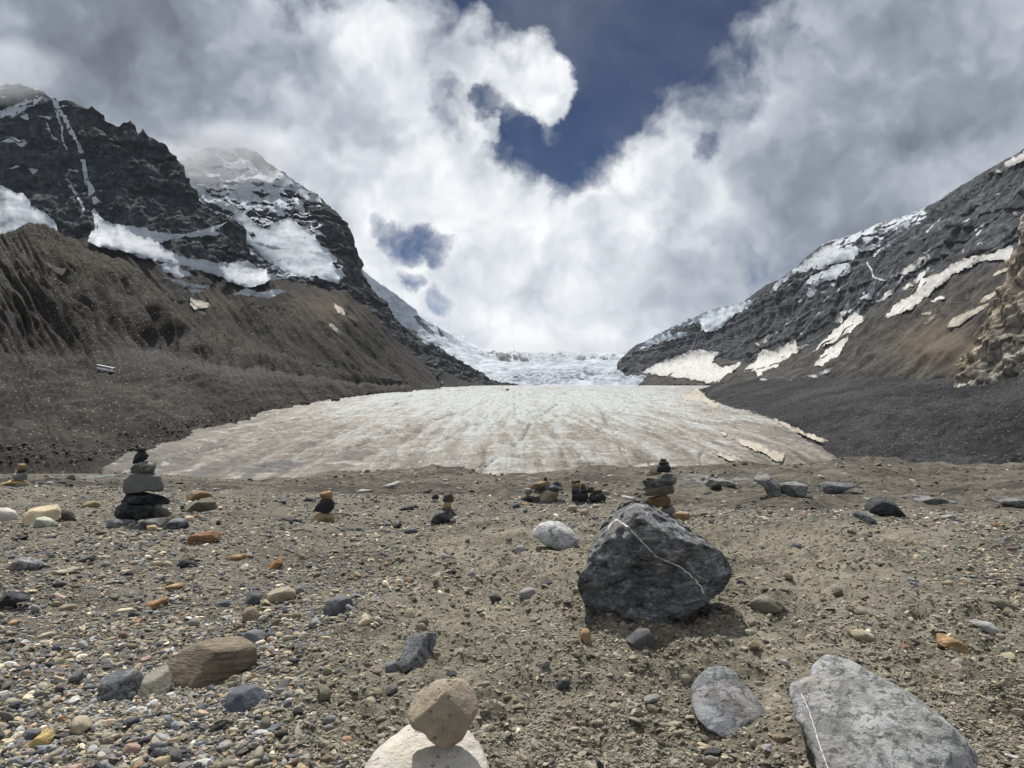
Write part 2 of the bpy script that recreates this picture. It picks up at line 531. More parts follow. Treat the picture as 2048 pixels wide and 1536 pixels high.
# ---------------- far head wall of the valley: upper snow basin and icefall
G, T = loft([
    [(700, 790, 3900), (1000, 786, 3900), (1250, 786, 3900), (1500, 790, 3500)],
    [(700, 768, 4200), (1000, 768, 4200), (1100, 764, 4250), (1250, 766, 4200), (1500, 770, 3700)],
    [(700, 745, 4600), (960, 747, 4600), (1060, 746, 4700), (1150, 742, 4750), (1250, 744, 4700), (1500, 748, 4300)],
    [(700, 640, 4700), (860, 690, 5000), (960, 722, 5100), (1060, 728, 5200), (1170, 730, 5300), (1260, 722, 5300), (1500, 720, 5000)],
    [(700, 520, 4800), (740, 556, 4900), (790, 590, 5000), (850, 640, 5200), (905, 672, 5400), (950, 694, 5600), (1010, 703, 5700), (1090, 706, 5800), (1160, 709, 5800), (1210, 705, 5900), (1260, 700, 6000), (1320, 690, 6200), (1500, 690, 6300)],
    [(700, 560, 6800), (1000, 716, 7400), (1250, 708, 8200), (1500, 705, 8300)]],
    360, [10, 46, 56, 56, 8])
n_, fl = orient(G)
px, py = project(G)
ice = np.exp(-((T - 1.5) / 0.62) ** 2) * sstep(px, 960, 1040)
ser = ridged(G / np.array([70.0, 90.0, 60.0]), 4) - 0.5
d = ser * (8 + 34 * ice) + fbm(G / 260.0, 4) * 45
rim = np.exp(-((T - 3.55) / 0.25) ** 2) * sstep(px, 940, 990)
d += rim * (ridged(G / np.array([60.0, 200, 90.0]), 4) - 0.5) * 70
G = G + n_ * d[..., None]
rockm = 0.25 - 0.9 * rim * (fbm(G / 140.0, 4) > 0.12)
rockm = np.where(poly_mask(px, py, Z4([(320, 240), (350, 235), (430, 320), (435, 345), (380, 310)])), -0.9, rockm)
rockm = np.where(poly_mask(px, py, Z4([(440, 285), (490, 330), (470, 335)])), -0.9, rockm)
rockm = np.where(poly_mask(px, py, Z4([(745, 430), (790, 425), (830, 470), (780, 475)])), -0.6, rockm)
rockm = np.where(poly_mask(px, py, Z4([(860, 440), (900, 450), (915, 470), (880, 475)])), -0.6, rockm)

def icefall_material():
    m, N, fin = material('icefall snow and ice')
    p = geo_pos(N)
    s = N.attr('snow'); ic = N.attr('ice')
    a = N.noise(N.vm('MULTIPLY', p, (1, 1, 2.0)), 0.012, 8, 0.68)
    b = N.noise(N.vm('MULTIPLY', p, (0.5, 0.5, 2.5)), 0.03, 6, 0.65)
    c = N.mix(N.mr(a, 0.40, 0.62), (0.42, 0.455, 0.50), (0.25, 0.285, 0.33))
    cr = N.mix(N.mr(b, 0.42, 0.60), (0.34, 0.39, 0.425), (0.07, 0.09, 0.115))
    c = N.mix(N.m('MULTIPLY', ic, 0.9), c, cr)
    k = N.m('ADD', s, N.m('MULTIPLY', N.m('SUBTRACT', N.noise(p, 0.03, 6, 0.6), 0.5), 0.9))
    c = N.mix(N.mr(k, -0.05, -0.25), c, (0.07, 0.075, 0.085))
    return fin(c, 0.8, bump(N, N.m('ADD', a, b), 5.0, 0.5), 0.2)
M_fall = icefall_material()
icefall, bv_fall = build('icefall', G, M_fall, {'snow': rockm, 'ice': ice}, 'distant white icefall and snow basin closing the valley head below the clouds', 'icefall')

# ---------------- right mountain range
G, T = loft([
    [(1235, 772, 4500), (1270, 772, 4200), (1400, 772, 3000), (1480, 770, 2400), (1550, 765, 2000), (1700, 768, 1450), (1900, 775, 1050), (2048, 780, 850), (2350, 780, 720)],
    [(1235, 752, 4600), (1300, 742, 4400), (1380, 727, 3900), (1440, 715, 3500), (1500, 728, 3000), (1560, 720, 2700), (1640, 690, 2300), (1720, 640, 2050), (1790, 590, 1850), (1870, 545, 1600), (1960, 530, 1350), (2048, 500, 1200), (2350, 420, 950)],
    [(1235, 726, 4750), (1270, 690, 4850), (1310, 676, 4600), (1350, 655, 4350), (1400, 632, 4050), (1430, 618, 3900), (1480, 607, 3600), (1530, 572, 3250), (1570, 552, 3050), (1600, 527, 2900), (1640, 492, 2700), (1680, 478, 2600), (1740, 455, 2450), (1800, 436, 2250), (1850, 418, 2050), (1900, 388, 1900), (1980, 338, 1700), (2048, 303, 1550), (2350, 140, 1200)],
    [(1235, 760, 6000), (1600, 560, 3800), (2350, 260, 1900)]],
    520, [105, 135, 8])
n_, fl = orient(G)
px, py = project(G)
w_cl = sstep(T, 0.85, 1.15)
G0 = G
Gc = cliff_disp(G, n_, 26, 4, 5, 120.0, 0.3, (0.30, 0.10))
Gs = G + n_ * ((ridged(G / np.array([220.0, 220, 500]), 4) - .5) * 30 + fbm(G / 45, 4) * 9)[..., None]
crest = np.exp(-((T - 2) / 0.10) ** 2)
w2 = (w_cl * (1 - 0.55 * crest))[..., None]
G = Gs * (1 - w2) + Gc * w2
G = np.where((crest > 0.3)[..., None], G * (1 - 0.5 * crest[..., None]) + G0 * 0.5 * crest[..., None], G)
snowR = np.full(T.shape, 0.08)
snowR += 0.10 * sstep(T, 1.3, 1.9) + 0.40 * np.exp(-((T - 1.9) / 0.16) ** 2) * sstep(px, 1600, 1680) * (1 - sstep(px, 1830, 1900))
snowR -= 0.25 * (1 - sstep(T, 0.7, 1.2))

def right_mountain_material():
    m = M_cliffR.copy(); m.name = 'grey cliffs over brown scree'
    t = m.node_tree; N = NT(t)
    bs = [n for n in t.nodes if n.type == 'BSDF_PRINCIPLED'][0]
    base = bs.inputs['Base Color'].links[0].from_socket
    p = geo_pos(N)
    a = N.attr('scree'); w = N.attr('tint')
    med = N.noise(p, 0.03, 8, 0.68); fine = N.noise(p, 0.18, 6, 0.7)
    v = N.m('ADD', N.m('MULTIPLY', med, 0.6), N.m('MULTIPLY', fine, 0.4))
    c = N.ramp(v, [(0.40, (0.014, 0.0135, 0.013)), (0.5, (0.038, 0.0355, 0.033)), (0.60, (0.082, 0.074, 0.065))])
    c = N.mix(N.m('MULTIPLY', w, 0.7), c, (0.135, 0.105, 0.075))
    k = N.mr(N.m('ADD', a, N.m('MULTIPLY', N.m('SUBTRACT', med, 0.5), 0.9)), 0.4, 0.6)
    N.l.new(N.mix(k, base, c), bs.inputs['Base Color'])
    return m
M_right = right_mountain_material()
tint = np.exp(-(((px - 1880) / 75) ** 2 + ((py - 690) / 40) ** 2))
mountain_r, bv_r = build('mountain', G, M_right, {'snow': snowR, 'scree': 1 - sstep(T, 0.80, 1.1) * sstep(T, 0.3, 1.0), 'tint': tint},
                         'grey snow-streaked mountain range sloping down on the right behind the dark moraine', 'mountain')

# ---------------- left snowy mountain with its hanging glacier
G, T = loft([
    [(250, 690, 1900), (420, 700, 1850), (640, 740, 1850), (800, 785, 2100), (1040, 800, 3000)],
    [(250, 560, 2150), (420, 590, 2100), (600, 615, 2150), (690, 640, 2200), (760, 680, 2300), (860, 740, 2500), (940, 768, 2900), (1040, 785, 3300)],
    [(250, 470, 2500), (420, 460, 2500), (500, 470, 2500), (560, 500, 2450), (640, 540, 2400), (690, 580, 2420), (745, 625, 2500), (820, 690, 2650), (900, 732, 2900), (960, 755, 3200), (1040, 780, 3500)],
    [(250, 350, 2800), (420, 400, 2750), (560, 440, 2700), (640, 470, 2600), (690, 520, 2580), (735, 585, 2620), (790, 648, 2720), (850, 695, 2850), (905, 724, 3000), (960, 750, 3250), (1040, 777, 3550)],
    [(250, 330, 2950), (330, 318, 2950), (420, 296, 2950), (490, 292, 2950), (520, 310, 2930), (532, 322, 2920), (560, 342, 2900), (600, 366, 2850), (640, 395, 2780), (675, 428, 2720), (700, 458, 2700), (713, 498, 2680), (714, 528, 2690), (726, 556, 2700), (745, 588, 2720), (790, 632, 2800), (840, 680, 2900), (900, 711, 3050), (950, 740, 3250), (985, 763, 3400), (1040, 774, 3600)],
    [(250, 400, 3700), (560, 440, 3600), (720, 620, 3400), (1040, 800, 4300)]],
    470, [46, 70, 80, 70, 10])
n_, fl = orient(G)
px, py = project(G)
G0 = G
Gc = cliff_disp(G, n_, 40, 6, 13, 130.0)
crest = np.exp(-((T - 4) / 0.12) ** 2)[..., None]
G = Gc * (1 - 0.6 * crest) + G0 * 0.6 * crest
up = sstep(py, 500, 380) * (px < 680)
edge = np.interp(py, [300, 340, 400, 450, 500, 560], [470, 520, 590, 640, 660, 690])
snowC = np.where(px < edge, 0.30 + 0.45 * sstep(py, 490, 345), 0.10)
snowC = np.where(py > 560, -0.12, snowC)
mountain_c, bv_c = build('mountain', G, M_cliffC, {'snow': snowC}, 'snow-covered mountain with hanging glacier, its summit wrapped in cloud, left of the valley', 'mountain')

# ---------------- left dark cliff mountain
G, T = loft([
    [(-260, 640, 1500), (0, 620, 1500), (200, 620, 1550), (330, 630, 1600), (560, 660, 1800)],
    [(-260, 470, 1750), (0, 480, 1750), (120, 480, 1750), (200, 490, 1780), (250, 460, 1800), (330, 465, 1830), (420, 500, 1850), (480, 545, 1880), (520, 575, 1950), (560, 600, 2000)],
    [(-260, 330, 1950), (0, 350, 1950), (120, 360, 1950), (250, 370, 1950), (360, 400, 1960), (420, 440, 1970), (480, 500, 1990), (520, 560, 2020), (560, 590, 2050)],
    [(-260, 120, 2150), (-60, 165, 2150), (0, 174, 2120), (40, 167, 2110), (75, 182, 2100), (100, 194, 2090), (140, 204, 2080), (160, 214, 2080), (178, 220, 2080), (184, 214, 2080), (208, 224, 2075), (216, 236, 2075), (238, 252, 2070), (244, 242, 2070), (262, 240, 2070), (278, 268, 2065), (286, 258, 2065), (294, 272, 2065), (312, 280, 2060), (330, 286, 2060), (345, 304, 2055), (361, 326, 2050), (362, 350, 2050), (378, 372, 2050), (392, 400, 2050), (410, 412, 2050), (440, 428, 2050), (470, 442, 2050), (484, 458, 2050), (489, 490, 2050), (500, 540, 2060), (520, 566, 2070), (560, 595, 2100)],
    [(-260, 220, 2900), (200, 330, 2800), (560, 680, 2700)]],
    400, [36, 80, 110, 10])
n_, fl = orient(G)
px, py = project(G)
G0 = G
Gc = cliff_disp(G, n_, 34, 5, 9, 90.0, 0.2)
crest = np.exp(-((T - 3) / 0.06) ** 2)[..., None]
G = Gc * (1 - 0.55 * crest) + G0 * 0.55 * crest
snowD = np.full(T.shape, 0.06) + 0.22 * sstep(py, 330, 200) * sstep(px, 200, 60)
mountain_d, bv_d = build('mountain', G, M_cliffD, {'snow': snowD}, 'near-black cliff mountain with jagged crest at the far left under the clouds', 'mountain')

# ---------------- dark scree apron below the left cliffs
G, T = loft([
    [(80, 640, 1350), (420, 730, 1350), (600, 790, 1450), (860, 800, 1900), (1000, 795, 2500)],
    [(80, 520, 1600), (200, 535, 1600), (330, 585, 1600), (430, 640, 1600), (560, 672, 1650), (680, 712, 1750), (780, 752, 1950), (880, 778, 2300), (1000, 786, 2700)],
    [(80, 475, 1740), (200, 480, 1760), (250, 487, 1770), (330, 505, 1800), (420, 535, 1840), (480, 555, 1870), (560, 562, 1950), (620, 570, 2050), (690, 585, 2150), (735, 620, 2250), (790, 680, 2350), (860, 735, 2500), (940, 768, 2800), (1000, 778, 3000)],
    [(80, 520, 2400), (560, 640, 2500), (1000, 800, 3300)]],
    420, [60, 100, 8])
n_, fl = orient(G)
px, py = project(G)
G = G + n_ * ((ridged(np.stack([(px - 0.8 * py) / 42.0, py / 260.0, px * 0], -1), 4) - .5) * 20 * sstep(T, 0.3, 0.9) * (1 - 0.6 * sstep(T, 1.6, 2)) + (ridged(np.stack([(px - 0.8 * py) / 17.0, py / 200.0, px * 0 + 4], -1), 3) - .5) * 9 + fbm(G / 90, 4) * 8)[..., None]
tint = np.exp(-(((px - 650) / 70) ** 2 + ((py - 620) / 28) ** 2)) * 0.9 + np.exp(-(((px - 430) / 60) ** 2 + ((py - 610) / 25) ** 2)) * 0.6
GAP = G
apron, bv_ap = build('scree_slope', G, M_apron, {'tint': np.clip(tint, 0, 1)}, 'dark brown scree apron with snow patches below the left cliffs', 'scree slope')

# ---------------- left lateral moraine with eroded gullies
G, T = loft([
    [(-420, 1010, 230), (0, 985, 262), (120, 975, 268), (210, 958, 285), (300, 915, 330), (390, 885, 390), (510, 850, 570), (620, 822, 980), (750, 796, 1600), (880, 786, 2000)],
    [(-420, 925, 260), (0, 928, 285), (100, 930, 290), (200, 925, 300), (290, 895, 340), (380, 870, 400), (500, 838, 580), (610, 809, 990), (680, 797, 1280), (740, 787, 1560), (870, 777, 2150)],
    [(-420, 725, 440), (0, 700, 490), (100, 705, 505), (180, 708, 525), (260, 700, 560), (330, 705, 630), (430, 728, 760), (500, 738, 930), (560, 745, 1080), (620, 753, 1270), (680, 762, 1470), (760, 770, 1760), (870, 774, 2250)],
    [(-420, 540, 560), (0, 471, 650), (30, 464, 655), (60, 455, 660), (85, 456, 665), (105, 464, 672), (135, 478, 685), (180, 500, 705), (240, 519, 735), (268, 540, 755), (300, 566, 780), (340, 602, 815), (380, 628, 850), (420, 652, 920), (500, 690, 1070), (560, 708, 1200), (620, 722, 1370), (700, 742, 1590), (780, 760, 1850), (870, 772, 2320)],
    [(-420, 580, 700), (0, 510, 800), (100, 505, 820), (300, 610, 960), (620, 760, 1600), (870, 785, 2600)]],
    500, [24, 115, 140, 8])
n_, fl = orient(G)
px, py = project(G)
rib = px - 0.62 * py
ribw = sstep(T, 1.80, 2.25) * (1 - sstep(T, 2.45, 2.95))
grp = (np.exp(-(((px - 70 - (py - 620) * 0.5) / 85) ** 2)) + np.exp(-(((px - 300 - (py - 640) * 0.75) / 95) ** 2)) * 1.3 + 0.8 * np.exp(-(((px - 500 - (py - 690) * 0.8) / 60) ** 2)))
ribw *= np.clip(0.15 + grp, 0, 1.35)
amp = 15 * (np.linalg.norm(G, axis=-1) / 700.0) ** 0.7
q = np.stack([rib / 21.0 + 0.6 * perlin(np.stack([px / 60, py / 50, px * 0], -1)), py / 240.0, px * 0 + 3.3], -1)
gul = (np.abs(perlin(q)) * 1.7 + 0.45 * np.abs(perlin(q * 2.1 + 4)) * 1.7) / 1.3 - 0.42
d = gul * amp * ribw + fbm(G / np.array([80, 80, 50.]), 4) * 7 + fbm(G / 16.0, 3) * 1.5
d += (ridged(np.stack([rib / 13.0, py / 150.0, px * 0 + 7], -1), 3) - .5) * 3.2 * (np.linalg.norm(G, axis=-1) / 600.0)
lowr = ridged(np.stack([(px + 1.5 * py) / 70., py / 16.0, px * 0], -1), 4) - .5
d += lowr * 2.4 * sstep(T, 2.05, 1.8) * sstep(T, 0.9, 1.1)
d *= sstep(T, 0.2, 1.0) * 0.85 + 0.15
G = G + n_ * d[..., None]
tint = np.clip(0.8 * sstep(T, 1.6, 1.9) * sstep(T, 2.15, 2.0) * sstep(px, 150, 330), 0, 1)
brown = np.clip(sstep(T, 2.35, 2.75), 0, 1)
GML, TML = G, T
moraine_l, bv_ml = build('moraine', G, M_moraineL, {'tint': tint, 'brown': brown}, 'brown lateral moraine with eroded gullies on the left, sloping down to the glacier', 'moraine')

# ---------------- right dark lateral moraine
G, T = loft([
    [(1395, 800, 1900), (1420, 815, 1250), (1450, 850, 840), (1550, 872, 650), (1610, 905, 460), (1650, 945, 370), (1850, 985, 310), (2048, 995, 290), (2400, 1000, 260)],
    [(1395, 790, 2000), (1412, 800, 1450), (1445, 833, 950), (1540, 853, 740), (1612, 881, 530), (1655, 912, 440), (1700, 935, 405), (1850, 950, 370), (2048, 955, 345), (2400, 960, 310)],
    [(1395, 778, 2100), (1412, 774, 1900), (1440, 767, 1750), (1520, 760, 1450), (1600, 758, 1250), (1700, 756, 1000), (1830, 757, 820), (1920, 764, 740), (1980, 762, 690), (2048, 751, 620), (2400, 735, 500)],
    [(1395, 790, 2500), (1700, 785, 1200), (2048, 785, 760), (2400, 780, 600)]],
    400, [16, 170, 8])
n_, fl = orient(G)
px, py = project(G)
d = fbm(G / np.array([60, 60, 40.]), 4) * 5 + fbm(G / 9.0, 3) * 0.8
d += (ridged(np.stack([(px - 1.3 * py) / 90., (py + 0.45 * px) / 22.0, px * 0], -1), 4) - .5) * 3.2
G = G + n_ * d[..., None]
GMR = G
moraine_r, bv_mr = build('moraine', G, M_moraineR, {'tint': 0 * T}, 'dark grey gravel moraine bank along the right edge of the glacier', 'moraine')

# ---------------- ochre rock outcrop at the right edge
G, T = loft([
    [(1900, 800, 690), (1928, 790, 690), (2048, 785, 640), (2400, 790, 540)],
    [(1915, 745, 720), (1935, 742, 715), (1975, 748, 690), (2048, 752, 650), (2400, 750, 560)],
    [(1925, 735, 740), (1958, 690, 735), (1990, 640, 720), (2048, 590, 690), (2400, 560, 590)],
    [(1930, 728, 760), (1957, 682, 755), (1984, 640, 750), (1998, 592, 745), (2024, 532, 740), (2034, 488, 735), (2049, 442, 730), (2110, 400, 715), (2400, 330, 640)],
    [(1960, 740, 900), (2060, 600, 900), (2400, 400, 800)]],
    170, [16, 70, 80, 8])
n_, fl = orient(G)
px, py = project(G)
G = G + n_ * ((ridged(G / np.array([26, 26, 38.]), 5) - .5) * 16 + fbm(G / 9.0, 4) * 3.5)[..., None]
outcrop, bv_oc = build('rock_outcrop', G, M_outcrop, {'snow': 0 * T - 1}, 'ochre and grey craggy rock outcrop at the right edge above the dark moraine', 'rock outcrop')

# ================================================================= SNOW PATCHES (parts of their mountains)
def blur(A, n):
    for _ in range(n):
        A = (A + np.roll(A, 1, 0) + np.roll(A, -1, 0) + np.roll(A, 1, 1) + np.roll(A, -1, 1)) / 5.0
    return A
def patches(parent, bv, polys, mat, **kw):
    if 'snow' in GRID[parent.name][1]:
        # thin broken snow around each patch
        G_, at_ = GRID[parent.name]; qx, qy = project(G_)
        msk = np.zeros(qx.shape)
        for p in polys: msk = np.maximum(msk, poly_mask(qx, qy, p))
        at_['snow'] = at_['snow'] + 0.34 * blur(msk.astype(float), 7)
        parent.data.attributes['snow'].data.foreach_set('value', at_['snow'].astype(np.float32).ravel())
    for p in polys:
        drape('snow_patch', parent, bv, p, mat, **kw)

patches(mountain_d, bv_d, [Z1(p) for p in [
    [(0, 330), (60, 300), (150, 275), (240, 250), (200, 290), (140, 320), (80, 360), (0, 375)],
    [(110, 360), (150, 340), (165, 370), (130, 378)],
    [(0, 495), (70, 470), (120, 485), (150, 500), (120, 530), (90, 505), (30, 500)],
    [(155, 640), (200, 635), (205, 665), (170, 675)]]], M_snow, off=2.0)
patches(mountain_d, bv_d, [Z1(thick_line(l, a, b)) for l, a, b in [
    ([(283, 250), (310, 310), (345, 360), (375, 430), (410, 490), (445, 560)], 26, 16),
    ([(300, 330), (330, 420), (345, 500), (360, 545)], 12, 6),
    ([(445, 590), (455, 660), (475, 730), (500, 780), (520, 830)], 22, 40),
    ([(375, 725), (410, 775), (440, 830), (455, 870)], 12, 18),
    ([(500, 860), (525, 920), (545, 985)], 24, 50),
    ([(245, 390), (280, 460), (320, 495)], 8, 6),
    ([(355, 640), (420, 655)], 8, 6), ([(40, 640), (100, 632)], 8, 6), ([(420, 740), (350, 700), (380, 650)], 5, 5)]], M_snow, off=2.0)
patches(mountain_c, bv_c, [Z1(p) for p in [
    [(1040, 790), (1100, 835), (1180, 845), (1260, 850), (1310, 885), (1345, 920), (1390, 960), (1430, 972), (1490, 940), (1560, 915), (1620, 955), (1690, 995), (1720, 1055), (1790, 1105), (1825, 1130), (1795, 1165), (1870, 1230), (1832, 1240), (1828, 1272), (1700, 1255), (1560, 1220), (1450, 1165), (1375, 1085), (1312, 1035), (1310, 970), (1270, 895), (1180, 855)]]],
    M_ice, off=14.0, smooth=40)
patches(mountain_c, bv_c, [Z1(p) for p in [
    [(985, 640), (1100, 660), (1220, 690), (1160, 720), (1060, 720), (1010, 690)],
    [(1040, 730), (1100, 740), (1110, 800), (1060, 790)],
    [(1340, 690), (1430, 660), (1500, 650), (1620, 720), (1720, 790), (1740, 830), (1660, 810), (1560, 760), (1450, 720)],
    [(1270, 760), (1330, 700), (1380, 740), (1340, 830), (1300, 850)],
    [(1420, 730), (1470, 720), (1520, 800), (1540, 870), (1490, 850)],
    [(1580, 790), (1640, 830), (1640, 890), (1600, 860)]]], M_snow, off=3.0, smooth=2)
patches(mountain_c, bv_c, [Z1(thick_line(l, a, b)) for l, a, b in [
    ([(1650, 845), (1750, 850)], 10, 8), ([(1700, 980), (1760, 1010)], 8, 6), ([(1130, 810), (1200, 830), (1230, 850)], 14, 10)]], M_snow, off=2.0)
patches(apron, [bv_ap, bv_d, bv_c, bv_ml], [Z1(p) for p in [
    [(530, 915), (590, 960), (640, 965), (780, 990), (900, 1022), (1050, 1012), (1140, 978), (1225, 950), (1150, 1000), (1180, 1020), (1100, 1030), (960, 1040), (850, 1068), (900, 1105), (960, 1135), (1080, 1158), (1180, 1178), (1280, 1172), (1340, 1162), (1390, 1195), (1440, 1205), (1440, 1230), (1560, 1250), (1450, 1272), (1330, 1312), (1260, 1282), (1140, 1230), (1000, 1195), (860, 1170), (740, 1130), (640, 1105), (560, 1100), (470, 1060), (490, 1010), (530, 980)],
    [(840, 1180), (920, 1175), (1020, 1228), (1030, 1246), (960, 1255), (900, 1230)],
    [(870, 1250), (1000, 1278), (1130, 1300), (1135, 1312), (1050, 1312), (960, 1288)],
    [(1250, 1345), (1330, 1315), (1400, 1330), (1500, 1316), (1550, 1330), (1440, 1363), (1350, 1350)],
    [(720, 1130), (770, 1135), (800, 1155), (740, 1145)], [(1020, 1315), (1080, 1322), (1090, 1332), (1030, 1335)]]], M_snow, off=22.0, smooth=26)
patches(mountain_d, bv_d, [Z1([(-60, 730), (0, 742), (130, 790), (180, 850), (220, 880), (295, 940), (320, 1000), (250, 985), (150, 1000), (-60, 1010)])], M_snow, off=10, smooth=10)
patches(apron, bv_ap, [Z1(p) for p in [
    [(1025, 1343), (1080, 1355), (1150, 1388), (1090, 1400), (1050, 1406), (1024, 1375)], [(1068, 1412), (1110, 1424), (1105, 1440), (1080, 1432)],
    [(1795, 1365), (1850, 1400), (1862, 1442), (1820, 1425)], [(1870, 1430), (1930, 1460), (1926, 1472), (1880, 1452)],
    [(1750, 1460), (1800, 1488), (1856, 1545), (1815, 1530)]]], M_snowC, off=6.0, smooth=4, amp=1.0)
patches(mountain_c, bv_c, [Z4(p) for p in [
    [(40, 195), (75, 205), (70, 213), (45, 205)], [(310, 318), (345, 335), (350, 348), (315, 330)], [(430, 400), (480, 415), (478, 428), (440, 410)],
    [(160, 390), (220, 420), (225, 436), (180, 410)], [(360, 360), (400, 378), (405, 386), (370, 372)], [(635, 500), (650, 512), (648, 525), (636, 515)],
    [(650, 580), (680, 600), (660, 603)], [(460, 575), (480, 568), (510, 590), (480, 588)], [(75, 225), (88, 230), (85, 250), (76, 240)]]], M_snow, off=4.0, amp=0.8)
patches(moraine_l, bv_ml, [Z1([(250, 1150), (300, 1175), (360, 1188), (330, 1222), (300, 1210), (262, 1168)]), Z1([(145, 1195), (175, 1200), (174, 1206), (150, 1203)])], M_snowC, off=2.0, amp=1.2)
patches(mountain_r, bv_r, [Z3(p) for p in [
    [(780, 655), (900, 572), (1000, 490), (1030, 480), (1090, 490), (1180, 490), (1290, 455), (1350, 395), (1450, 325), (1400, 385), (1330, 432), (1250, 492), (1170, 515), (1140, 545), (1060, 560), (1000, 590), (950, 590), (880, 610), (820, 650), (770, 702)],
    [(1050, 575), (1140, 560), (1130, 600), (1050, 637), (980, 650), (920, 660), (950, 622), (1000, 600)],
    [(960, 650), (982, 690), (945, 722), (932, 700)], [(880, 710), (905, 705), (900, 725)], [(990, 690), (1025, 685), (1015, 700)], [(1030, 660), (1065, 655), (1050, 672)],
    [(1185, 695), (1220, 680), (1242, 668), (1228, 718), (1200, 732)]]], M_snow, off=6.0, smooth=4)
patches(mountain_r, bv_r, [Z3([(360, 835), (450, 795), (540, 770), (640, 752), (705, 725), (690, 752), (620, 792), (560, 850), (500, 877), (452, 872), (458, 832), (400, 838), (330, 862), (290, 888), (330, 890), (405, 877), (380, 897), (290, 912), (220, 942), (150, 962), (240, 898)])], M_ice, off=26.0, smooth=12)
patches(mountain_r, bv_r, [Z3(p) for p in [
    [(1280, 812), (1320, 760), (1420, 700), (1450, 640), (1530, 610), (1640, 545), (1780, 520), (1872, 478), (1852, 552), (1750, 552), (1650, 590), (1580, 622), (1560, 652), (1520, 672), (1500, 702), (1440, 742), (1390, 782), (1330, 800)],
    [(960, 960), (1050, 870), (1150, 790), (1200, 740), (1172, 800), (1218, 795), (1130, 872), (1050, 922)],
    [(1055, 835), (1095, 772), (1128, 720), (1122, 762), (1092, 828)],
    [(965, 1032), (1000, 972), (1090, 910), (1142, 870), (1092, 950), (1092, 972), (1000, 1022)],
    [(650, 1046), (712, 990), (730, 950), (780, 960), (880, 902), (890, 940), (962, 924), (870, 972), (780, 1032), (740, 1052), (720, 1082), (700, 1052)],
    [(690, 932), (760, 882), (816, 860), (770, 902), (720, 932)],
    [(1280, 640), (1380, 580), (1482, 518), (1490, 542), (1420, 602), (1330, 622)],
    [(1360, 682), (1430, 632), (1492, 570), (1500, 590), (1430, 652), (1380, 682)],
    [(1230, 742), (1300, 692), (1362, 645), (1332, 692), (1270, 737)],
    [(1780, 152), (1830, 110), (1930, 50), (1930, 90), (1860, 130), (1800, 152)],
    [(1765, 337), (1780, 303), (1802, 310), (1782, 332)], [(1640, 500), (1650, 490), (1640, 520)], [(1860, 335), (1880, 330), (1890, 350), (1870, 350)],
    [(620, 935), (640, 925), (635, 940)], [(1490, 738), (1560, 708), (1555, 725), (1510, 740)], [(930, 1077), (980, 1060), (1062, 1028), (1052, 1047), (970, 1077)]]], M_snowB, off=7.0, smooth=4)
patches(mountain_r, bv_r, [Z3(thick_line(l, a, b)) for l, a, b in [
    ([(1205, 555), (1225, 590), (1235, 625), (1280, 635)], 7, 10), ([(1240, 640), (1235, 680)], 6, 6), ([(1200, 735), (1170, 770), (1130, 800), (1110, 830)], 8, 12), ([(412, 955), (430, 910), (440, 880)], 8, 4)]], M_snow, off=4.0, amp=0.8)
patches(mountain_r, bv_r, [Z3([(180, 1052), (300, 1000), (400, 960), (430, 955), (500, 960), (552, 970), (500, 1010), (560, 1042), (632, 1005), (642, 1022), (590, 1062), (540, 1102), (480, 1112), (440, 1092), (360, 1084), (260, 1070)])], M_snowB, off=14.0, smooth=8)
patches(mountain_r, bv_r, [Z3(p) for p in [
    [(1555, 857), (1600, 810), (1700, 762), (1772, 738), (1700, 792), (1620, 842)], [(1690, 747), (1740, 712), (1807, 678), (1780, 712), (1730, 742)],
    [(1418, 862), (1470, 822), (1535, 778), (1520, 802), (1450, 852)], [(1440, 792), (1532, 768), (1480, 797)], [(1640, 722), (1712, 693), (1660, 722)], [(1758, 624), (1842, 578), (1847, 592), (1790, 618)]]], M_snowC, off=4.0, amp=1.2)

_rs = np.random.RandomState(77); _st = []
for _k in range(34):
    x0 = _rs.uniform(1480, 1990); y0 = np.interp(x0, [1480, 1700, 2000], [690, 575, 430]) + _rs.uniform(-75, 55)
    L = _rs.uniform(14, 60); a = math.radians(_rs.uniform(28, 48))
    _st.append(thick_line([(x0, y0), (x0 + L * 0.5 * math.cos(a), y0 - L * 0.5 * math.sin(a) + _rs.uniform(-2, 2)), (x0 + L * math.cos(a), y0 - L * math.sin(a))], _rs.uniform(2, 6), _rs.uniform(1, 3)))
patches(mountain_r, bv_r, _st, M_snow, off=4.0, amp=1.2, smooth=2)
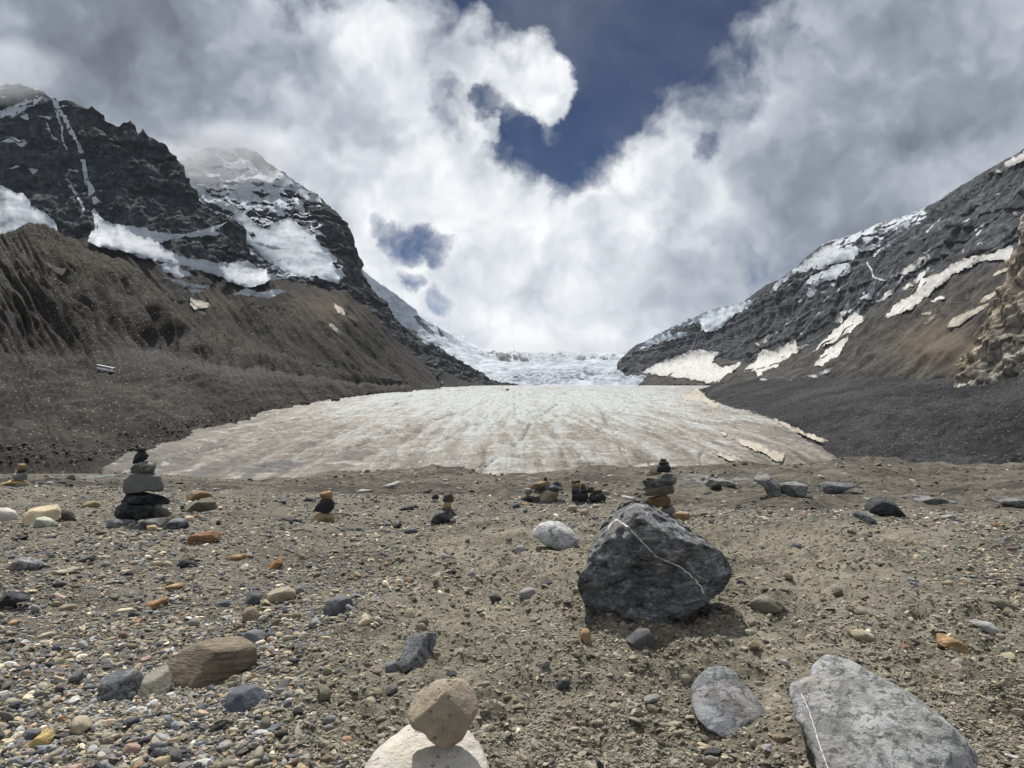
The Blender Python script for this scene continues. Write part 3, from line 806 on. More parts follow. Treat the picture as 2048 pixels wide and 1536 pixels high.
# ================================================================= GLACIER
def glacier_grid():
    lines = [
        [(185, 955, 262), (350, 968, 258), (530, 980, 250), (700, 1000, 240), (1000, 1010, 240), (1500, 1010, 240), (1665, 962, 330), (1695, 958, 345)],
        [(185, 934, 268), (210, 936, 268), (350, 951, 262), (530, 962, 256), (700, 975, 250), (1000, 985, 248), (1500, 985, 250), (1670, 938, 355), (1705, 930, 375)],
        [(240, 902, 330), (500, 902, 330), (1000, 905, 330), (1500, 905, 340), (1645, 905, 410), (1672, 903, 432)],
        [(385, 855, 480), (500, 852, 480), (1000, 853, 490), (1500, 853, 540), (1585, 857, 600)],
        [(500, 822, 740), (1000, 820, 760), (1450, 822, 880), (1520, 825, 940)],
        [(570, 801, 1200), (1000, 797, 1250), (1400, 799, 1400), (1480, 801, 1450)],
        [(600, 785, 1800), (720, 785, 1800), (1000, 782, 1850), (1400, 784, 1900), (1480, 787, 1950)],
        [(640, 774, 2500), (740, 773, 2600), (1000, 771, 2750), (1250, 771, 2800), (1420, 771, 2800), (1600, 773, 2800)],
        [(640, 790, 3300), (1600, 792, 3400)]]
    return loft(lines, 520, [6, 70, 70, 46, 30, 24, 22, 4])
G, T = glacier_grid()
n_, fl = orient(G)
px, py = project(G)
X, Y = G[..., 0], G[..., 1]
low = fbm(np.stack([X / 55, Y / 160, 0 * X], -1), 4) * 3.0
rid = (ridged(np.stack([X / 9.0, Y / 45.0, 0 * X + 5], -1), 4) - 0.55) * 1.1
trans = (ridged(np.stack([X / 40.0, Y / 7.0 + X / 60.0, 0 * X + 9], -1), 3) - 0.55) * 0.7
dep = np.sqrt((Y / 500.0).clip(0.6, 6))
d = (low + (rid * 1.6 + trans * 2.0) * dep) * sstep(T, 1.0, 1.35) * (1 - 0.8 * sstep(T, 6.4, 7))
chan = np.zeros(T.shape)
def seg_dist(ax, ay, bx, by):
    vx, vy = bx - ax, by - ay
    t = np.clip(((px - ax) * vx + (py - ay) * vy) / (vx * vx + vy * vy), 0, 1)
    return np.hypot(px - ax - t * vx, (py - ay - t * vy) * 1.6)
wob = fbm(np.stack([px / 30, py / 12, 0 * px], -1), 3) * 10
channels = [
    (Z4([(1470, 1040), (1400, 930), (1380, 880), (1340, 850), (1270, 800), (1190, 770), (1140, 740)]), 5.5),
    (Z4([(1380, 880), (1350, 830), (1310, 780), (1290, 720)]), 3.5),
    (Z4([(640, 1030), (760, 950), (850, 890), (890, 850), (930, 780), (1000, 730), (1060, 690)]), 4.5),
    (Z4([(2000, 990), (1900, 930), (1800, 890), (1740, 840), (1640, 790), (1560, 740)]), 4.5),
    (Z4([(1150, 900), (1180, 850), (1190, 810)]), 2.5), (Z4([(1200, 990), (1160, 920), (1180, 860)]), 2.5),
    (Z4([(330, 1000), (420, 900), (560, 830), (720, 740)]), 3.5),
    (Z4([(0, 900), (200, 830), (420, 770), (560, 730)]), 4.0),
    (Z4([(100, 1010), (300, 930), (480, 860), (620, 790)]), 3.0),
    (Z4([(1800, 1000), (1790, 960), (1820, 930)]), 3.0),
    ([(520, 935), (620, 915), (700, 895)], 3.0), ([(330, 920), (430, 900), (560, 872)], 3.0), ([(360, 905), (520, 862), (660, 836), (800, 806)], 3.0)]
for pts, w in channels:
    dd = np.full(T.shape, 1e9)
    for a, b in zip(pts[:-1], pts[1:]):
        dd = np.minimum(dd, seg_dist(a[0], a[1], b[0], b[1]))
    dd = np.abs(dd + wob * np.clip(w / 5, .4, 1))
    chan = np.maximum(chan, np.exp(-(dd / (w * 0.78)) ** 2) * (0.45 + 0.55 * sstep(fbm(np.stack([px / 40, py / 14, 0 * px + w], -1), 2), -0.2, 0.25)))
d -= chan * 1.6 * dep
G = G + n_ * 0
G[..., 2] += d
_j = np.arange(G.shape[1])[None, :]
G[..., 2] -= (1 - sstep(_j, 0, 7) + sstep(_j, G.shape[1] - 6, G.shape[1] - 1)) * np.clip(Y / 330.0, 0.6, 4) * 9
# dirt: strong at the toe and the margins
ml = np.interp(py, [770, 787, 809, 838, 870, 895, 925, 960], [760, 740, 610, 500, 380, 290, 200, 180])
mr_ = np.interp(py, [770, 800, 833, 853, 893, 928, 960], [1400, 1412, 1445, 1540, 1650, 1720, 1740])
edge = np.minimum((px - ml) / np.maximum(mr_ - ml, 1), (mr_ - px) / np.maximum(mr_ - ml, 1))
dirt = 0.12 + 0.44 * sstep(T, 5.6, 1.3) + 0.36 * sstep(px, 900, 250) * sstep(T, 6.5, 3.0) + 0.25 * sstep(edge, 0.12, 0.0)
dirt -= 0.24 * np.exp(-(((px - 1080) / 330) ** 2 + ((py - 815) / 34) ** 2))
dark = np.exp(-(((px - 560 - (930 - py) * 2.6) / 60) ** 2 + ((py - 935) / 14) ** 2)) * sstep(py, 905, 925)
dark = np.maximum(dark, 0.8 * np.exp(-(((px - 410) / 28) ** 2 + ((py - 946 + (px - 410) * 0.25) / 5) ** 2)))

def glacier_material():
    m, N, fin = material('dirty glacier ice')
    p = geo_pos(N)
    dirt = N.attr('dirt'); ch = N.attr('chan'); dk = N.attr('dark')
    def nz(sx, sy, det=6, r=0.62, dist=0.3): return N.noise(N.vm('MULTIPLY', p, (sx, sy, 0.02)), 1.0, det, r, dist)
    flow = nz(0.16, 0.010); flow2 = nz(0.05, 0.0035)
    tr = nz(0.022, 0.13, 7, 0.66); iso = nz(0.35, 0.22, 6, 0.68); big = nz(0.012, 0.008, 4)
    v = N.m('ADD', dirt, N.m('MULTIPLY', N.m('SUBTRACT', flow, 0.5), 2.4))
    v = N.m('ADD', v, N.m('MULTIPLY', N.m('SUBTRACT', tr, 0.5), 1.5))
    v = N.m('ADD', v, N.m('MULTIPLY', N.m('SUBTRACT', flow2, 0.5), 1.4))
    v = N.m('ADD', v, N.m('MULTIPLY', N.m('SUBTRACT', iso, 0.5), 1.5))
    c = N.ramp(v, [(0.0, (0.30, 0.325, 0.33)), (0.18, (0.245, 0.255, 0.248)), (0.42, (0.198, 0.188, 0.164)), (0.68, (0.140, 0.124, 0.100)), (1.0, (0.062, 0.054, 0.044))])
    c = N.mix(N.mr(big, 0.52, 0.68, 0, 0.5), c, N.mix(0.5, c, (0.26, 0.235, 0.21)))
    white = N.m('MULTIPLY', N.mr(nz(0.07, 0.06, 7, 0.7), 0.56, 0.66), 0.7)
    c = N.mix(white, c, (0.34, 0.362, 0.365))
    stre = N.m('MULTIPLY', N.mr(nz(0.22, 0.006, 5, 0.6), 0.54, 0.64), 0.32)
    c = N.mix(stre, c, (0.08, 0.072, 0.064))
    st2 = N.m('MULTIPLY', N.mr(nz(0.012, 0.30, 6, 0.65, 0.8), 0.56, 0.67), 0.3)
    c = N.mix(st2, c, (0.10, 0.09, 0.075))
    dots = N.mr(nz(0.5, 0.33, 5, 0.75), 0.36, 0.26)
    c = N.mix(N.m('MULTIPLY', dots, 0.65), c, (0.05, 0.048, 0.045))
    cc = N.m('MULTIPLY', ch, N.mr(iso, 0.36, 0.54))
    c = N.mix(N.mr(cc, 0.25, 0.65, 0, 0.85), c, (0.075, 0.068, 0.06))
    edge_w = N.m('MULTIPLY', N.mr(ch, 0.10, 0.35), N.mr(ch, 0.7, 0.4))
    c = N.mix(N.m('MULTIPLY', edge_w, N.mr(iso, 0.5, 0.6, 0, 0.8)), c, (0.38, 0.40, 0.40))
    c = N.mix(N.m('MULTIPLY', N.mr(dk, 0.15, 0.6), N.mr(tr, 0.30, 0.5)), c, (0.045, 0.047, 0.05))
    h = N.m('ADD', N.m('MULTIPLY', iso, 1.2), N.m('ADD', tr, N.m('MULTIPLY', flow, 1.4)))
    return fin(c, 0.7, bump(N, h, 1.6, 0.8), 0.3)
M_glacier = glacier_material()
glacier, bv_gl = build('glacier', G, M_glacier, {'dirt': dirt, 'chan': chan, 'dark': dark}, 'broad dirty white glacier tongue streaked with tan dust filling the valley floor', 'glacier')
for p, mt in [(Z3([(355, 1152), (460, 1113), (472, 1150), (490, 1176), (542, 1200), (520, 1216), (470, 1192), (400, 1182)]), M_snowC),
          (Z3([(600, 1352), (680, 1368), (760, 1400), (830, 1420), (820, 1460), (790, 1462), (740, 1420), (660, 1390)]), M_snowC),
          (Z3([(470, 1390), (560, 1430), (650, 1455), (560, 1450)]), M_snowC), (Z3([(540, 1322), (575, 1318), (570, 1340), (545, 1338)]), M_snowC),
          (Z3([(160, 1480), (215, 1470), (210, 1495), (170, 1498)]), M_snowC)]:
    drape('snow_patch', glacier, bv_gl, p, mt, off=1.6, amp=2.4, smooth=4)
for p in [Z3([(780, 1262), (900, 1318), (1052, 1384), (1000, 1382), (860, 1322), (795, 1292)])]:
    drape('snow_patch', moraine_r, bv_mr, p, M_snowC, off=4, amp=2.0, smooth=8)
# ================================================================= GROUND (foreground rubble, hummocks, outwash)
LD = np.log(np.array([0.5, 11.0, 22.0, 30.0, 45.0, 70.0, 120.0, 200.0, 262.0, 350.0, 700.0]))
Z_MID = np.array([0, 0, -1.9, -2.6, -3.4, -4.2, -12, -20, -25.5, -30, -45.0])
Z_LEFT = np.array([0, 0, -1.3, -2.2, -3.5, -5.4, -9.9, -16.8, -22.4, -28, -45.0])
RIDGE_PX = [-400, 450, 560, 640, 700, 800, 900, 1000, 1100, 1200, 1300, 1400, 1500, 1600, 1700, 1760, 1850, 1950, 2048, 2500]
RIDGE_PY = [968, 966, 956, 945, 941, 935, 938, 945, 945, 940, 936, 934, 928, 924, 919, 925, 932, 931, 925, 925]

def ground_base(x, y):
    D = np.maximum(y, 0.5)
    pxc = 1024 + F * x / np.maximum(D, 2.0)
    crest = np.interp(pxc, [-300, 0, 300, 600, 1000, 1300, 1600, 2048, 2400], [14.4, 14.4, 14.2, 13.3, 12.8, 12, 11.3, 11.3, 11.3])
    wl = 1 - sstep(pxc, 330, 620)
    ld = np.log(np.where(D < crest, D * 11.0 / crest, 11.0 * (D / crest) ** (np.log(70 / 11.0) / np.log(70 / crest))))
    ld = np.where(D > 70, np.log(D), ld)
    zm = np.interp(ld, LD, Z_MID); zl = np.interp(ld, LD, Z_LEFT)
    z = zm * (1 - wl) + zl * wl
    rz = 1.5 - (np.interp(pxc, RIDGE_PX, RIDGE_PY) - 800) / F * 70
    bumpw = np.exp(-((np.log(D) - np.log(70.0)) / 0.35) ** 2) * (1 - wl)
    z = z + bumpw * (rz + 4.2)
    return z

def gravel_mask(x, y):
    n = fbm(np.stack([x / 1.1, y / 1.4, 0 * x + 4.4], -1), 3) * 0.9
    left = 1 - sstep(x + n, -1.5, -0.3)
    far = sstep(y + n * 1.2, 8.6, 10.2)
    right = sstep(x - 0.3 * y + n, 0.6, 2.2) * sstep(y, 4.5, 6.5) * 0.75
    return np.clip(np.maximum(np.maximum(left, far), right), 0, 1)

def ground_z(x, y, crumbs=True):
    x = np.asarray(x, float); y = np.asarray(y, float)
    z = ground_base(x, y)
    D = np.maximum(y, 0.5)
    near = 1 - sstep(D, 14, 24)
    o = 0 * x
    z = z + near * (fbm(np.stack([x / 2.6, y / 2.6, o], -1), 3) * 0.15 + fbm(np.stack([x / 0.8, y / 0.8, o + 7], -1), 3) * 0.075)
    z = z + near * 0.13 * sstep(x + 0.25 * fbm(np.stack([x, y, o], -1), 2), -1.7, -0.6) * sstep(y, 2.6, 4.5) * (1 - sstep(y, 8.5, 10.5))
    z = z + near * 0.10 * np.exp(-(((x - 0.95) / 1.1) ** 2 + ((y - 6.2) / 1.3) ** 2))
    mid = sstep(D, 16, 26) * (1 - sstep(D, 150, 240))
    z = z + mid * (fbm(np.stack([x / 9, y / 9, o + 2], -1), 4) * 0.9 + (ridged(np.stack([x / 5.0, y / 5.0, o + 8], -1), 3) - .5) * 0.5)
    pxy = ((x + 57.8) / 6.0) ** 2 + ((y - 112.0) / 16.0) ** 2
    wp = np.exp(-pxy ** 2)
    z = z * (1 - wp) + (-9.35) * wp
    if crumbs:
        g = gravel_mask(x, y)
        c1 = fbm(np.stack([x / 0.16, y / 0.16, o + 3], -1), 2)
        bl = lambda k, q: np.abs(perlin(np.stack([x / k, y / k, o + q], -1))) * 1.5
        wx = 0.5 + 0.5 * sstep(fbm(np.stack([x / 0.7, y / 0.7, o + 31], -1), 2), -0.3, 0.3)
        z = z + near * ((c1 * 0.050 + (bl(0.20, 6) - .3) * 0.060 + (bl(0.09, 9) - .3) * 0.022) * (1 - 0.6 * g) * wx)
    return z

Dr = np.concatenate([[-40, -8, -2, 0.3, 0.9, 1.5], 1 / np.linspace(1 / 2.0, 1 / 6.5, 220), 1 / np.linspace(1 / 6.55, 1 / 17.0, 190),
                     np.geomspace(17.2, 30, 24), np.geomspace(30.5, 90, 90), np.geomspace(92, 420, 50)])
uc = np.concatenate([np.linspace(-2.2, -0.70, 26)[:-1], np.linspace(-0.70, 0.70, 700), np.linspace(0.70, 2.2, 26)[1:]])
YY = np.repeat(Dr[:, None], len(uc), 1); XX = uc[None, :] * np.maximum(YY, 2.0)
ZZ = ground_z(XX, YY)
GG = np.stack([XX, YY, ZZ], -1)
gmask = gravel_mask(XX, YY)

def ground_material():
    m, N, fin = material('stony glacial till')
    p = geo_pos(N)
    crumb = N.noise(p, 95.0, 4, 0.7)
    g = N.attr('gravel'); far = N.attr('far')
    big = N.noise(p, 0.9, 5, 0.6); med = N.noise(p, 7.0, 6, 0.65); fine = N.noise(p, 38.0, 6, 0.7)
    v = N.m('ADD', N.m('MULTIPLY', big, 0.35), N.m('ADD', N.m('MULTIPLY', med, 0.35), N.m('MULTIPLY', fine, 0.30)))
    dirt = N.ramp(v, [(0.40, (0.070, 0.064, 0.050)), (0.50, (0.185, 0.170, 0.130)), (0.60, (0.30, 0.278, 0.222))])
    grav = N.ramp(v, [(0.40, (0.040, 0.038, 0.034)), (0.50, (0.115, 0.107, 0.088)), (0.60, (0.205, 0.192, 0.160))])
    c = N.mix(N.m('MULTIPLY', g, 0.85), dirt, grav)
    cell = N.voro(p, 42.0, 'F1', 'Color'); cd = N.voro(p, 42.0, 'F1')
    cc = N.ramp(N.n('ShaderNodeSeparateColor', 0, ins={0: cell}), [(0.0, (0.05, 0.052, 0.056)), (0.3, (0.12, 0.12, 0.12)), (0.6, (0.22, 0.2, 0.165)), (0.85, (0.30, 0.25, 0.17)), (1.0, (0.34, 0.33, 0.30))])
    c = N.mix(N.m('MULTIPLY', N.mr(cd, 0.5, 0.25), N.m('ADD', 0.2, N.m('MULTIPLY', g, 0.5))), c, cc)
    c = N.mix(N.mr(crumb, 0.42, 0.30, 0, 0.7), c, (0.045, 0.040, 0.032))
    c = N.mix(N.mr(crumb, 0.58, 0.70, 0, 0.55), c, (0.36, 0.33, 0.26))
    # hummocks and outwash behind the crest: duller grey-brown till with boulders
    fb = N.noise(p, 0.25, 7, 0.65); ff = N.noise(p, 2.2, 7, 0.7)
    fv = N.m('ADD', N.m('MULTIPLY', fb, 0.5), N.m('MULTIPLY', ff, 0.5))
    fc = N.ramp(fv, [(0.42, (0.050, 0.046, 0.039)), (0.5, (0.105, 0.096, 0.078)), (0.58, (0.17, 0.157, 0.128))])
    grey = N.mr(N.noise(N.vm('MULTIPLY', p, (0.12, 0.05, 0.2)), 1.0, 5, 0.6), 0.60, 0.70)
    fc = N.mix(N.m('MULTIPLY', grey, 0.8), fc, N.mix(N.mr(ff, 0.42, 0.58), (0.10, 0.102, 0.10), (0.27, 0.275, 0.27)))
    c = N.mix(far, c, fc)
    nr = N.m('ADD', N.m('MULTIPLY', fine, 0.035), N.m('MULTIPLY', med, 0.04))
    fr = N.m('MULTIPLY', ff, 0.5)
    h = N.n('ShaderNodeMix', 0, ins={0: far, 2: nr, 3: fr})
    return fin(c, 0.95, bump(N, h, 1.0, 0.9), 0.12)
M_ground = ground_material()
me = new_mesh('ground', GG.reshape(-1, 3), grid_faces(*GG.shape[:2]), True, M_ground, {'gravel': gmask.ravel(), 'far': sstep(YY, 13.5, 20).ravel()})
ground = add('ground', me, label='stony tan and grey glacial till with a low crest and hummocks', cat='ground', kind='structure')

_tri = None
def ground_hit(px, py):
    """where the sight line of a pixel first meets the ground"""
    r = ray(px, py)
    t = np.concatenate([np.linspace(1.0, 20, 1500), np.geomspace(20, 400, 1200)])
    P = CAM + r[None, :] * t[:, None]
    below = P[:, 2] < ground_z(P[:, 0], P[:, 1], False)
    i = int(np.argmax(below)) if below.any() else len(t) - 1
    return P[i]

# meltwater pond on the outwash, far left
def pond():
    cx, cy, cz = at(np.array(178.0), np.array(957.0), np.array(112.0))
    a = np.linspace(0, 2 * np.pi, 40, endpoint=False)
    ang = np.stack([np.cos(a), np.sin(a)], -1)
    rr = 1 + 0.25 * perlin(np.c_[ang * 1.3, a * 0 + 2])
    V = [[0, 0, 0]] + [[c * 2.0 * r, s * 7 * r, 0] for (c, s), r in zip(ang, rr)]
    Fs = [[0, i + 1, (i + 1) % 40 + 1] for i in range(40)]
    m, N, fin = material('milky meltwater')
    p = geo_pos(N)
    fin((0.26, 0.31, 0.29), 0.12, bump(N, N.noise(p, 6.0, 3, 0.5), 0.01, 0.4), 0.5)
    me = new_mesh('pond', V, Fs, True, m)
    add('pond', me, loc=(cx, cy, cz), label='small milky green meltwater pond on the outwash at the left', cat='pond', kind='structure')
pond()
# ================================================================= STONES
import bmesh
_ico = {}
def ico(level):
    if level not in _ico:
        b = bmesh.new(); bmesh.ops.create_icosphere(b, subdivisions=level, radius=1.0)
        b.verts.ensure_lookup_table()
        _ico[level] = (np.array([v.co[:] for v in b.verts]), np.array([[v.index for v in f.verts] for f in b.faces]))
        b.free()
    return _ico[level]

def stone_material(name, kind='plain'):
    m, N, fin = material(name)
    tc = N.n('ShaderNodeTexCoord', 3)
    oi = N.t.nodes.new('ShaderNodeObjectInfo')
    col = oi.outputs['Color']
    p = N.vm('ADD', tc, N.vm('SCALE', (13.0, 7.0, 5.0), scale=oi.outputs['Random']))
    big = N.noise(p, 5.0, 5, 0.6); med = N.noise(p, 22.0, 6, 0.65); fine = N.noise(p, 110.0, 5, 0.7)
    v = N.m('ADD', N.m('MULTIPLY', big, 0.5), N.m('ADD', N.m('MULTIPLY', med, 0.35), N.m('MULTIPLY', fine, 0.35)))
    k = N.mr(v, 0.38, 0.82, 0.50, 1.45, False)
    c = N.vm('SCALE', col, scale=k)
    warm = N.mr(N.noise(p, 3.2, 4, 0.6), 0.54, 0.68, 0, 0.30)
    c = N.mix(warm, c, N.vm('MULTIPLY', c, (1.25, 1.0, 0.72)))
    if kind == 'plain':
        c = N.mix(N.mr(N.noise(p, 60.0, 4, 0.7), 0.66, 0.74, 0, 0.5), c, N.vm('SCALE', c, scale=1.9))
        h = N.m('ADD', N.m('MULTIPLY', med, 0.020), N.m('MULTIPLY', fine, 0.006))
    elif kind == 'fractured':
        sc1 = N.noise(N.vm('MULTIPLY', p, (1.0, 1.3, 2.6)), 7.0, 9, 0.72, 0.8)
        sc2 = N.noise(N.vm('MULTIPLY', p, (1.6, 1.6, 3.0)), 14.0, 8, 0.75, 1.2)
        c = N.mix(N.mr(sc2, 0.52, 0.62, 0, 0.7), c, N.vm('SCALE', c, scale=2.2))
        pale = N.mr(sc1, 0.53, 0.63, 0, 0.75)
        c = N.mix(pale, c, N.vm('SCALE', c, scale=2.6))
        c = N.mix(N.mr(sc1, 0.48, 0.38, 0, 0.85), c, N.vm('SCALE', c, scale=0.16))
        c = N.mix(N.mr(sc2, 0.46, 0.36, 0, 0.8), c, N.vm('SCALE', c, scale=0.2))
        h = N.m('ADD', N.m('MULTIPLY', sc1, 0.10), N.m('ADD', N.m('MULTIPLY', med, 0.03), N.m('MULTIPLY', fine, 0.008)))
    elif kind == 'mottled':
        a = N.noise(p, 9.0, 9, 0.72, 0.6); b = N.noise(p, 26.0, 7, 0.7, 1.0)
        c = N.mix(N.mr(a, 0.46, 0.57, 0, 0.85), c, N.vm('ADD', N.vm('SCALE', c, scale=1.25), (0.10, 0.102, 0.105)))
        c = N.mix(N.mr(b, 0.50, 0.40, 0, 0.85), c, N.vm('SCALE', c, scale=0.25))
        c = N.mix(N.mr(N.noise(p, 4.0, 5, 0.6), 0.62, 0.72, 0, 0.6), c, (0.22, 0.15, 0.12))
        h = N.m('ADD', N.m('MULTIPLY', a, 0.035), N.m('ADD', N.m('MULTIPLY', b, 0.012), N.m('MULTIPLY', fine, 0.006)))
    elif kind == 'pitted':
        pit = N.mr(N.voro(p, 34.0, 'F1'), 0.28, 0.12)
        pit = N.m('MULTIPLY', pit, N.mr(N.noise(p, 8.0, 3, 0.5), 0.48, 0.6))
        c = N.mix(N.m('MULTIPLY', pit, 0.45), c, (0.12, 0.10, 0.08))
        h = N.m('SUBTRACT', N.m('ADD', N.m('MULTIPLY', med, 0.02), N.m('MULTIPLY', fine, 0.006)), N.m('MULTIPLY', pit, 0.012))
    elif kind == 'banded':
        bnd = N.noise(N.vm('MULTIPLY', p, (0.8, 1.0, 4.5)), 6.0, 7, 0.66, 1.4)
        c = N.mix(N.mr(bnd, 0.44, 0.62, 0, 0.6), c, N.vm('MULTIPLY', c, (0.45, 0.43, 0.42)))
        h = N.m('ADD', N.m('MULTIPLY', bnd, 0.05), N.m('ADD', N.m('MULTIPLY', med, 0.02), N.m('MULTIPLY', fine, 0.006)))
    return fin(c, 0.82, bump(N, h, 1.0, 0.9), 0.3)
MS = {k: stone_material(k + ' stone', k) for k in ('plain', 'fractured', 'mottled', 'pitted', 'banded')}

def radius_fn(poly, cx, cy):
    B = np.array(poly, float)
    out = []
    for a, b in zip(B, np.roll(B, -1, 0)):
        for f in np.linspace(0, 1, 24, endpoint=False): out.append(a + (b - a) * f)
    out = np.array(out)
    th = np.arctan2(-(out[:, 1] - cy), out[:, 0] - cx); r = np.hypot(out[:, 0] - cx, out[:, 1] - cy)
    bins = np.linspace(-np.pi, np.pi, 181); idx = np.digitize(th, bins) - 1
    R = np.full(180, np.nan)
    for i in range(180):
        s = r[idx == i]
        if len(s): R[i] = s.max()
    ok = ~np.isnan(R); ii = np.arange(180)
    R = np.interp(ii, np.concatenate([ii[ok] - 180, ii[ok], ii[ok] + 180]), np.concatenate([R[ok]] * 3))
    ker = np.array([1, 2, 1]) / 4.0
    R = np.convolve(np.concatenate([R[-2:], R, R[:2]]), ker, 'same')[2:-2]
    c = (bins[:-1] + bins[1:]) / 2
    return lambda t: np.interp(t, np.concatenate([[c[-1] - 2 * np.pi], c, [c[0] + 2 * np.pi]]), np.concatenate([[R[-1]], R, [R[0]]]))

def shape_stone(poly, D, T=0.45, seed=0, level=4, ang=0.6, facets=None, rough=1.0, extra=None, tilt=0.0):
    """stone mesh in metres around its own base point; poly = outline, D = distance of its middle"""
    rs = np.random.RandomState(seed + 100)
    B = np.array(poly, float)
    a2 = np.roll(B, -1, 0); cr = B[:, 0] * a2[:, 1] - a2[:, 0] * B[:, 1]; A = cr.sum() / 2
    cx = ((B[:, 0] + a2[:, 0]) * cr).sum() / (6 * A); cy = ((B[:, 1] + a2[:, 1]) * cr).sum() / (6 * A)
    Rf = radius_fn(poly, cx, cy)
    V, Fc = ico(level)
    # view-aligned frame of the stone: x right, y away, z up
    th = np.arctan2(V[:, 2], V[:, 0]); rho = np.hypot(V[:, 0], V[:, 2])
    R = Rf(th); Rm = np.sqrt(abs(A) / np.pi)
    prof = np.sin(np.clip(rho, 0, 1) * np.pi / 2) ** 0.9
    ax = np.cos(th) * R * prof; az = np.sin(th) * R * prof
    c = np.sqrt(np.clip(1 - rho ** 2, 0, 1)); sg = np.where(V[:, 1] < 0, -1.0, 1.0)
    wdt = B[:, 0].max() - B[:, 0].min(); Tp = T * wdt
    dep = sg * Tp * c ** 0.62
    def lit(dx, dy, kk, frac=0.84):
        """a face that meets the outline in direction (dx, dy) and leans back kk"""
        l = math.hypot(dx, dy); dx, dy = dx / l, dy / l
        rr = float(Rf(np.array([math.atan2(dy, dx)]))[0]) / Rm
        return (kk * rr * 1.0, kk * dx, kk * dy)
    if facets is None:
        facets = [lit(rs.uniform(-.45, .45), 1.0, 2.4, 0.80), (0.85, rs.uniform(-.25, .25), rs.uniform(-.35, 0.05)),
                  lit(rs.choice([-1, 1]), rs.uniform(-.2, .6), 1.6, 0.85), (0.8, rs.uniform(-.9, .9), -0.9)]
    else:
        facets = [lit(*f) if len(f) == 4 else f for f in facets]
    na, nb = ax / Rm, az / Rm
    front = V[:, 1] < 0
    pl = np.full(len(V), -1e9)
    for (h, gx, gy) in facets:
        pl = np.maximum(pl, Tp * (-h + gx * na + gy * nb))
    cutd = np.maximum(dep, pl)
    cutd = np.minimum(cutd, 0.0)
    dep = np.where(front, dep * (1 - ang) + np.maximum(dep, cutd) * ang, dep)
    k = D / F
    P = np.stack([ax, dep, az], -1) * k
    size = Rm * k
    nrm = P / np.maximum(np.linalg.norm(P, axis=1, keepdims=True), 1e-6)
    q = P / size + seed * 3.7
    disp = 0.07 * fbm(q * 1.1, 3) + 0.035 * (ridged(q * 2.6, 3) - .5) * (0.4 + ang) + 0.014 * fbm(q * 8, 3)
    P = P + nrm * (disp * size * rough)[:, None]
    if extra is not None: P = extra(P, size)
    P[:, 1] += tilt * P[:, 2]
    # turn the frame to the sight line of its centre
    r = ray(cx, cy); r = r / np.linalg.norm(r)
    right = np.cross(r, [0, 0, 1.0]); right /= np.linalg.norm(right); up = np.cross(right, r)
    P = P[:, :1] * right + P[:, 1:2] * r + P[:, 2:3] * up
    C = at(np.array(cx), np.array(cy), np.array(D))
    Wd = P + C
    base = np.array([Wd[:, 0].mean(), Wd[:, 1].mean(), Wd[:, 2].min()])
    return Wd - base, Fc, base

HERO = []
def stone(label, poly, color, D=None, T=0.45, level=4, ang=0.6, mat='plain', name='stone', cat='stone', group=None, facets=None, sink=0.0, rough=1.0, extra=None, dd=0.0, tilt=None):
    seed = len(HERO)
    B = np.array(poly, float)
    if D is None:
        yb = B[:, 1].max(); xb = B[B[:, 1] > yb - 0.25 * (yb - B[:, 1].min())][:, 0].mean()
        hit = ground_hit(xb, min(yb, 1600) - 2)
        w = (B[:, 0].max() - B[:, 0].min()) * T * hit[1] / F
        if tilt is None: tilt = 0.45
        D = hit[1] + w * 0.75 + tilt * 0.45 * (min(yb, 1600) - B[:, 1].min()) * hit[1] / F
    if tilt is None: tilt = 0.0
    V, Fc, base = shape_stone(poly, D + dd, T, seed, level, ang, facets, rough, extra, tilt)
    base[2] -= sink
    me = new_mesh(name, V, Fc, True, MS[mat])
    o = add(name, me, loc=base, label=label, cat=cat, group=group)
    o.color = tuple(color) + (1.0,)
    HERO.append((B[:, 0].min(), B[:, 0].max(), B[:, 1].min(), B[:, 1].max(), D))
    return o

def ell(cx, cy, w, h, a=0.0, seed=0, n=14):
    rs = np.random.RandomState(seed + int(cx * 7 + cy))
    t = np.linspace(0, 2 * np.pi, n, endpoint=False)
    r = 1 + rs.uniform(-.14, .14, n)
    x, y = np.cos(t) * w / 2 * r, np.sin(t) * h / 2 * r
    ca, sa = math.cos(math.radians(a)), math.sin(math.radians(a))
    return [(cx + ca * p + sa * q, cy - sa * p + ca * q) for p, q in zip(x, y)]

DK = (0.040, 0.042, 0.047); SL = (0.085, 0.090, 0.100); BG = (0.10, 0.112, 0.13); MG = (0.16, 0.162, 0.162); PG = (0.30, 0.30, 0.295)
TAN = (0.27, 0.215, 0.145); BR = (0.17, 0.13, 0.090); CREAM = (0.48, 0.42, 0.31); RUST = (0.23, 0.128, 0.072); ORG = (0.37, 0.24, 0.125)
OLV = (0.16, 0.15, 0.115); WHT = (0.52, 0.49, 0.42); YEL = (0.36, 0.27, 0.11); PINK = (0.30, 0.215, 0.175)

ZB = zoom(1130, 980, 5.119); ZC = zoom(1360, 1180, 3.413); ZD = zoom(300, 1160, 4.876); ZE = zoom(700, 1250, 5.37)
ZF = zoom(0, 900, 8.533); ZG = zoom(220, 880, 8.533); ZH = zoom(560, 950, 5.12); ZI = zoom(1020, 900, 5.12)
ZJ = zoom(1360, 900, 2.977); ZK = zoom(0, 1150, 2.048); ZL = zoom(0, 1280, 6.0); ZM = zoom(1500, 1060, 3.737); ZN = zoom(1000, 1000, 1.954); ZO = zoom(0, 1060, 4.876)

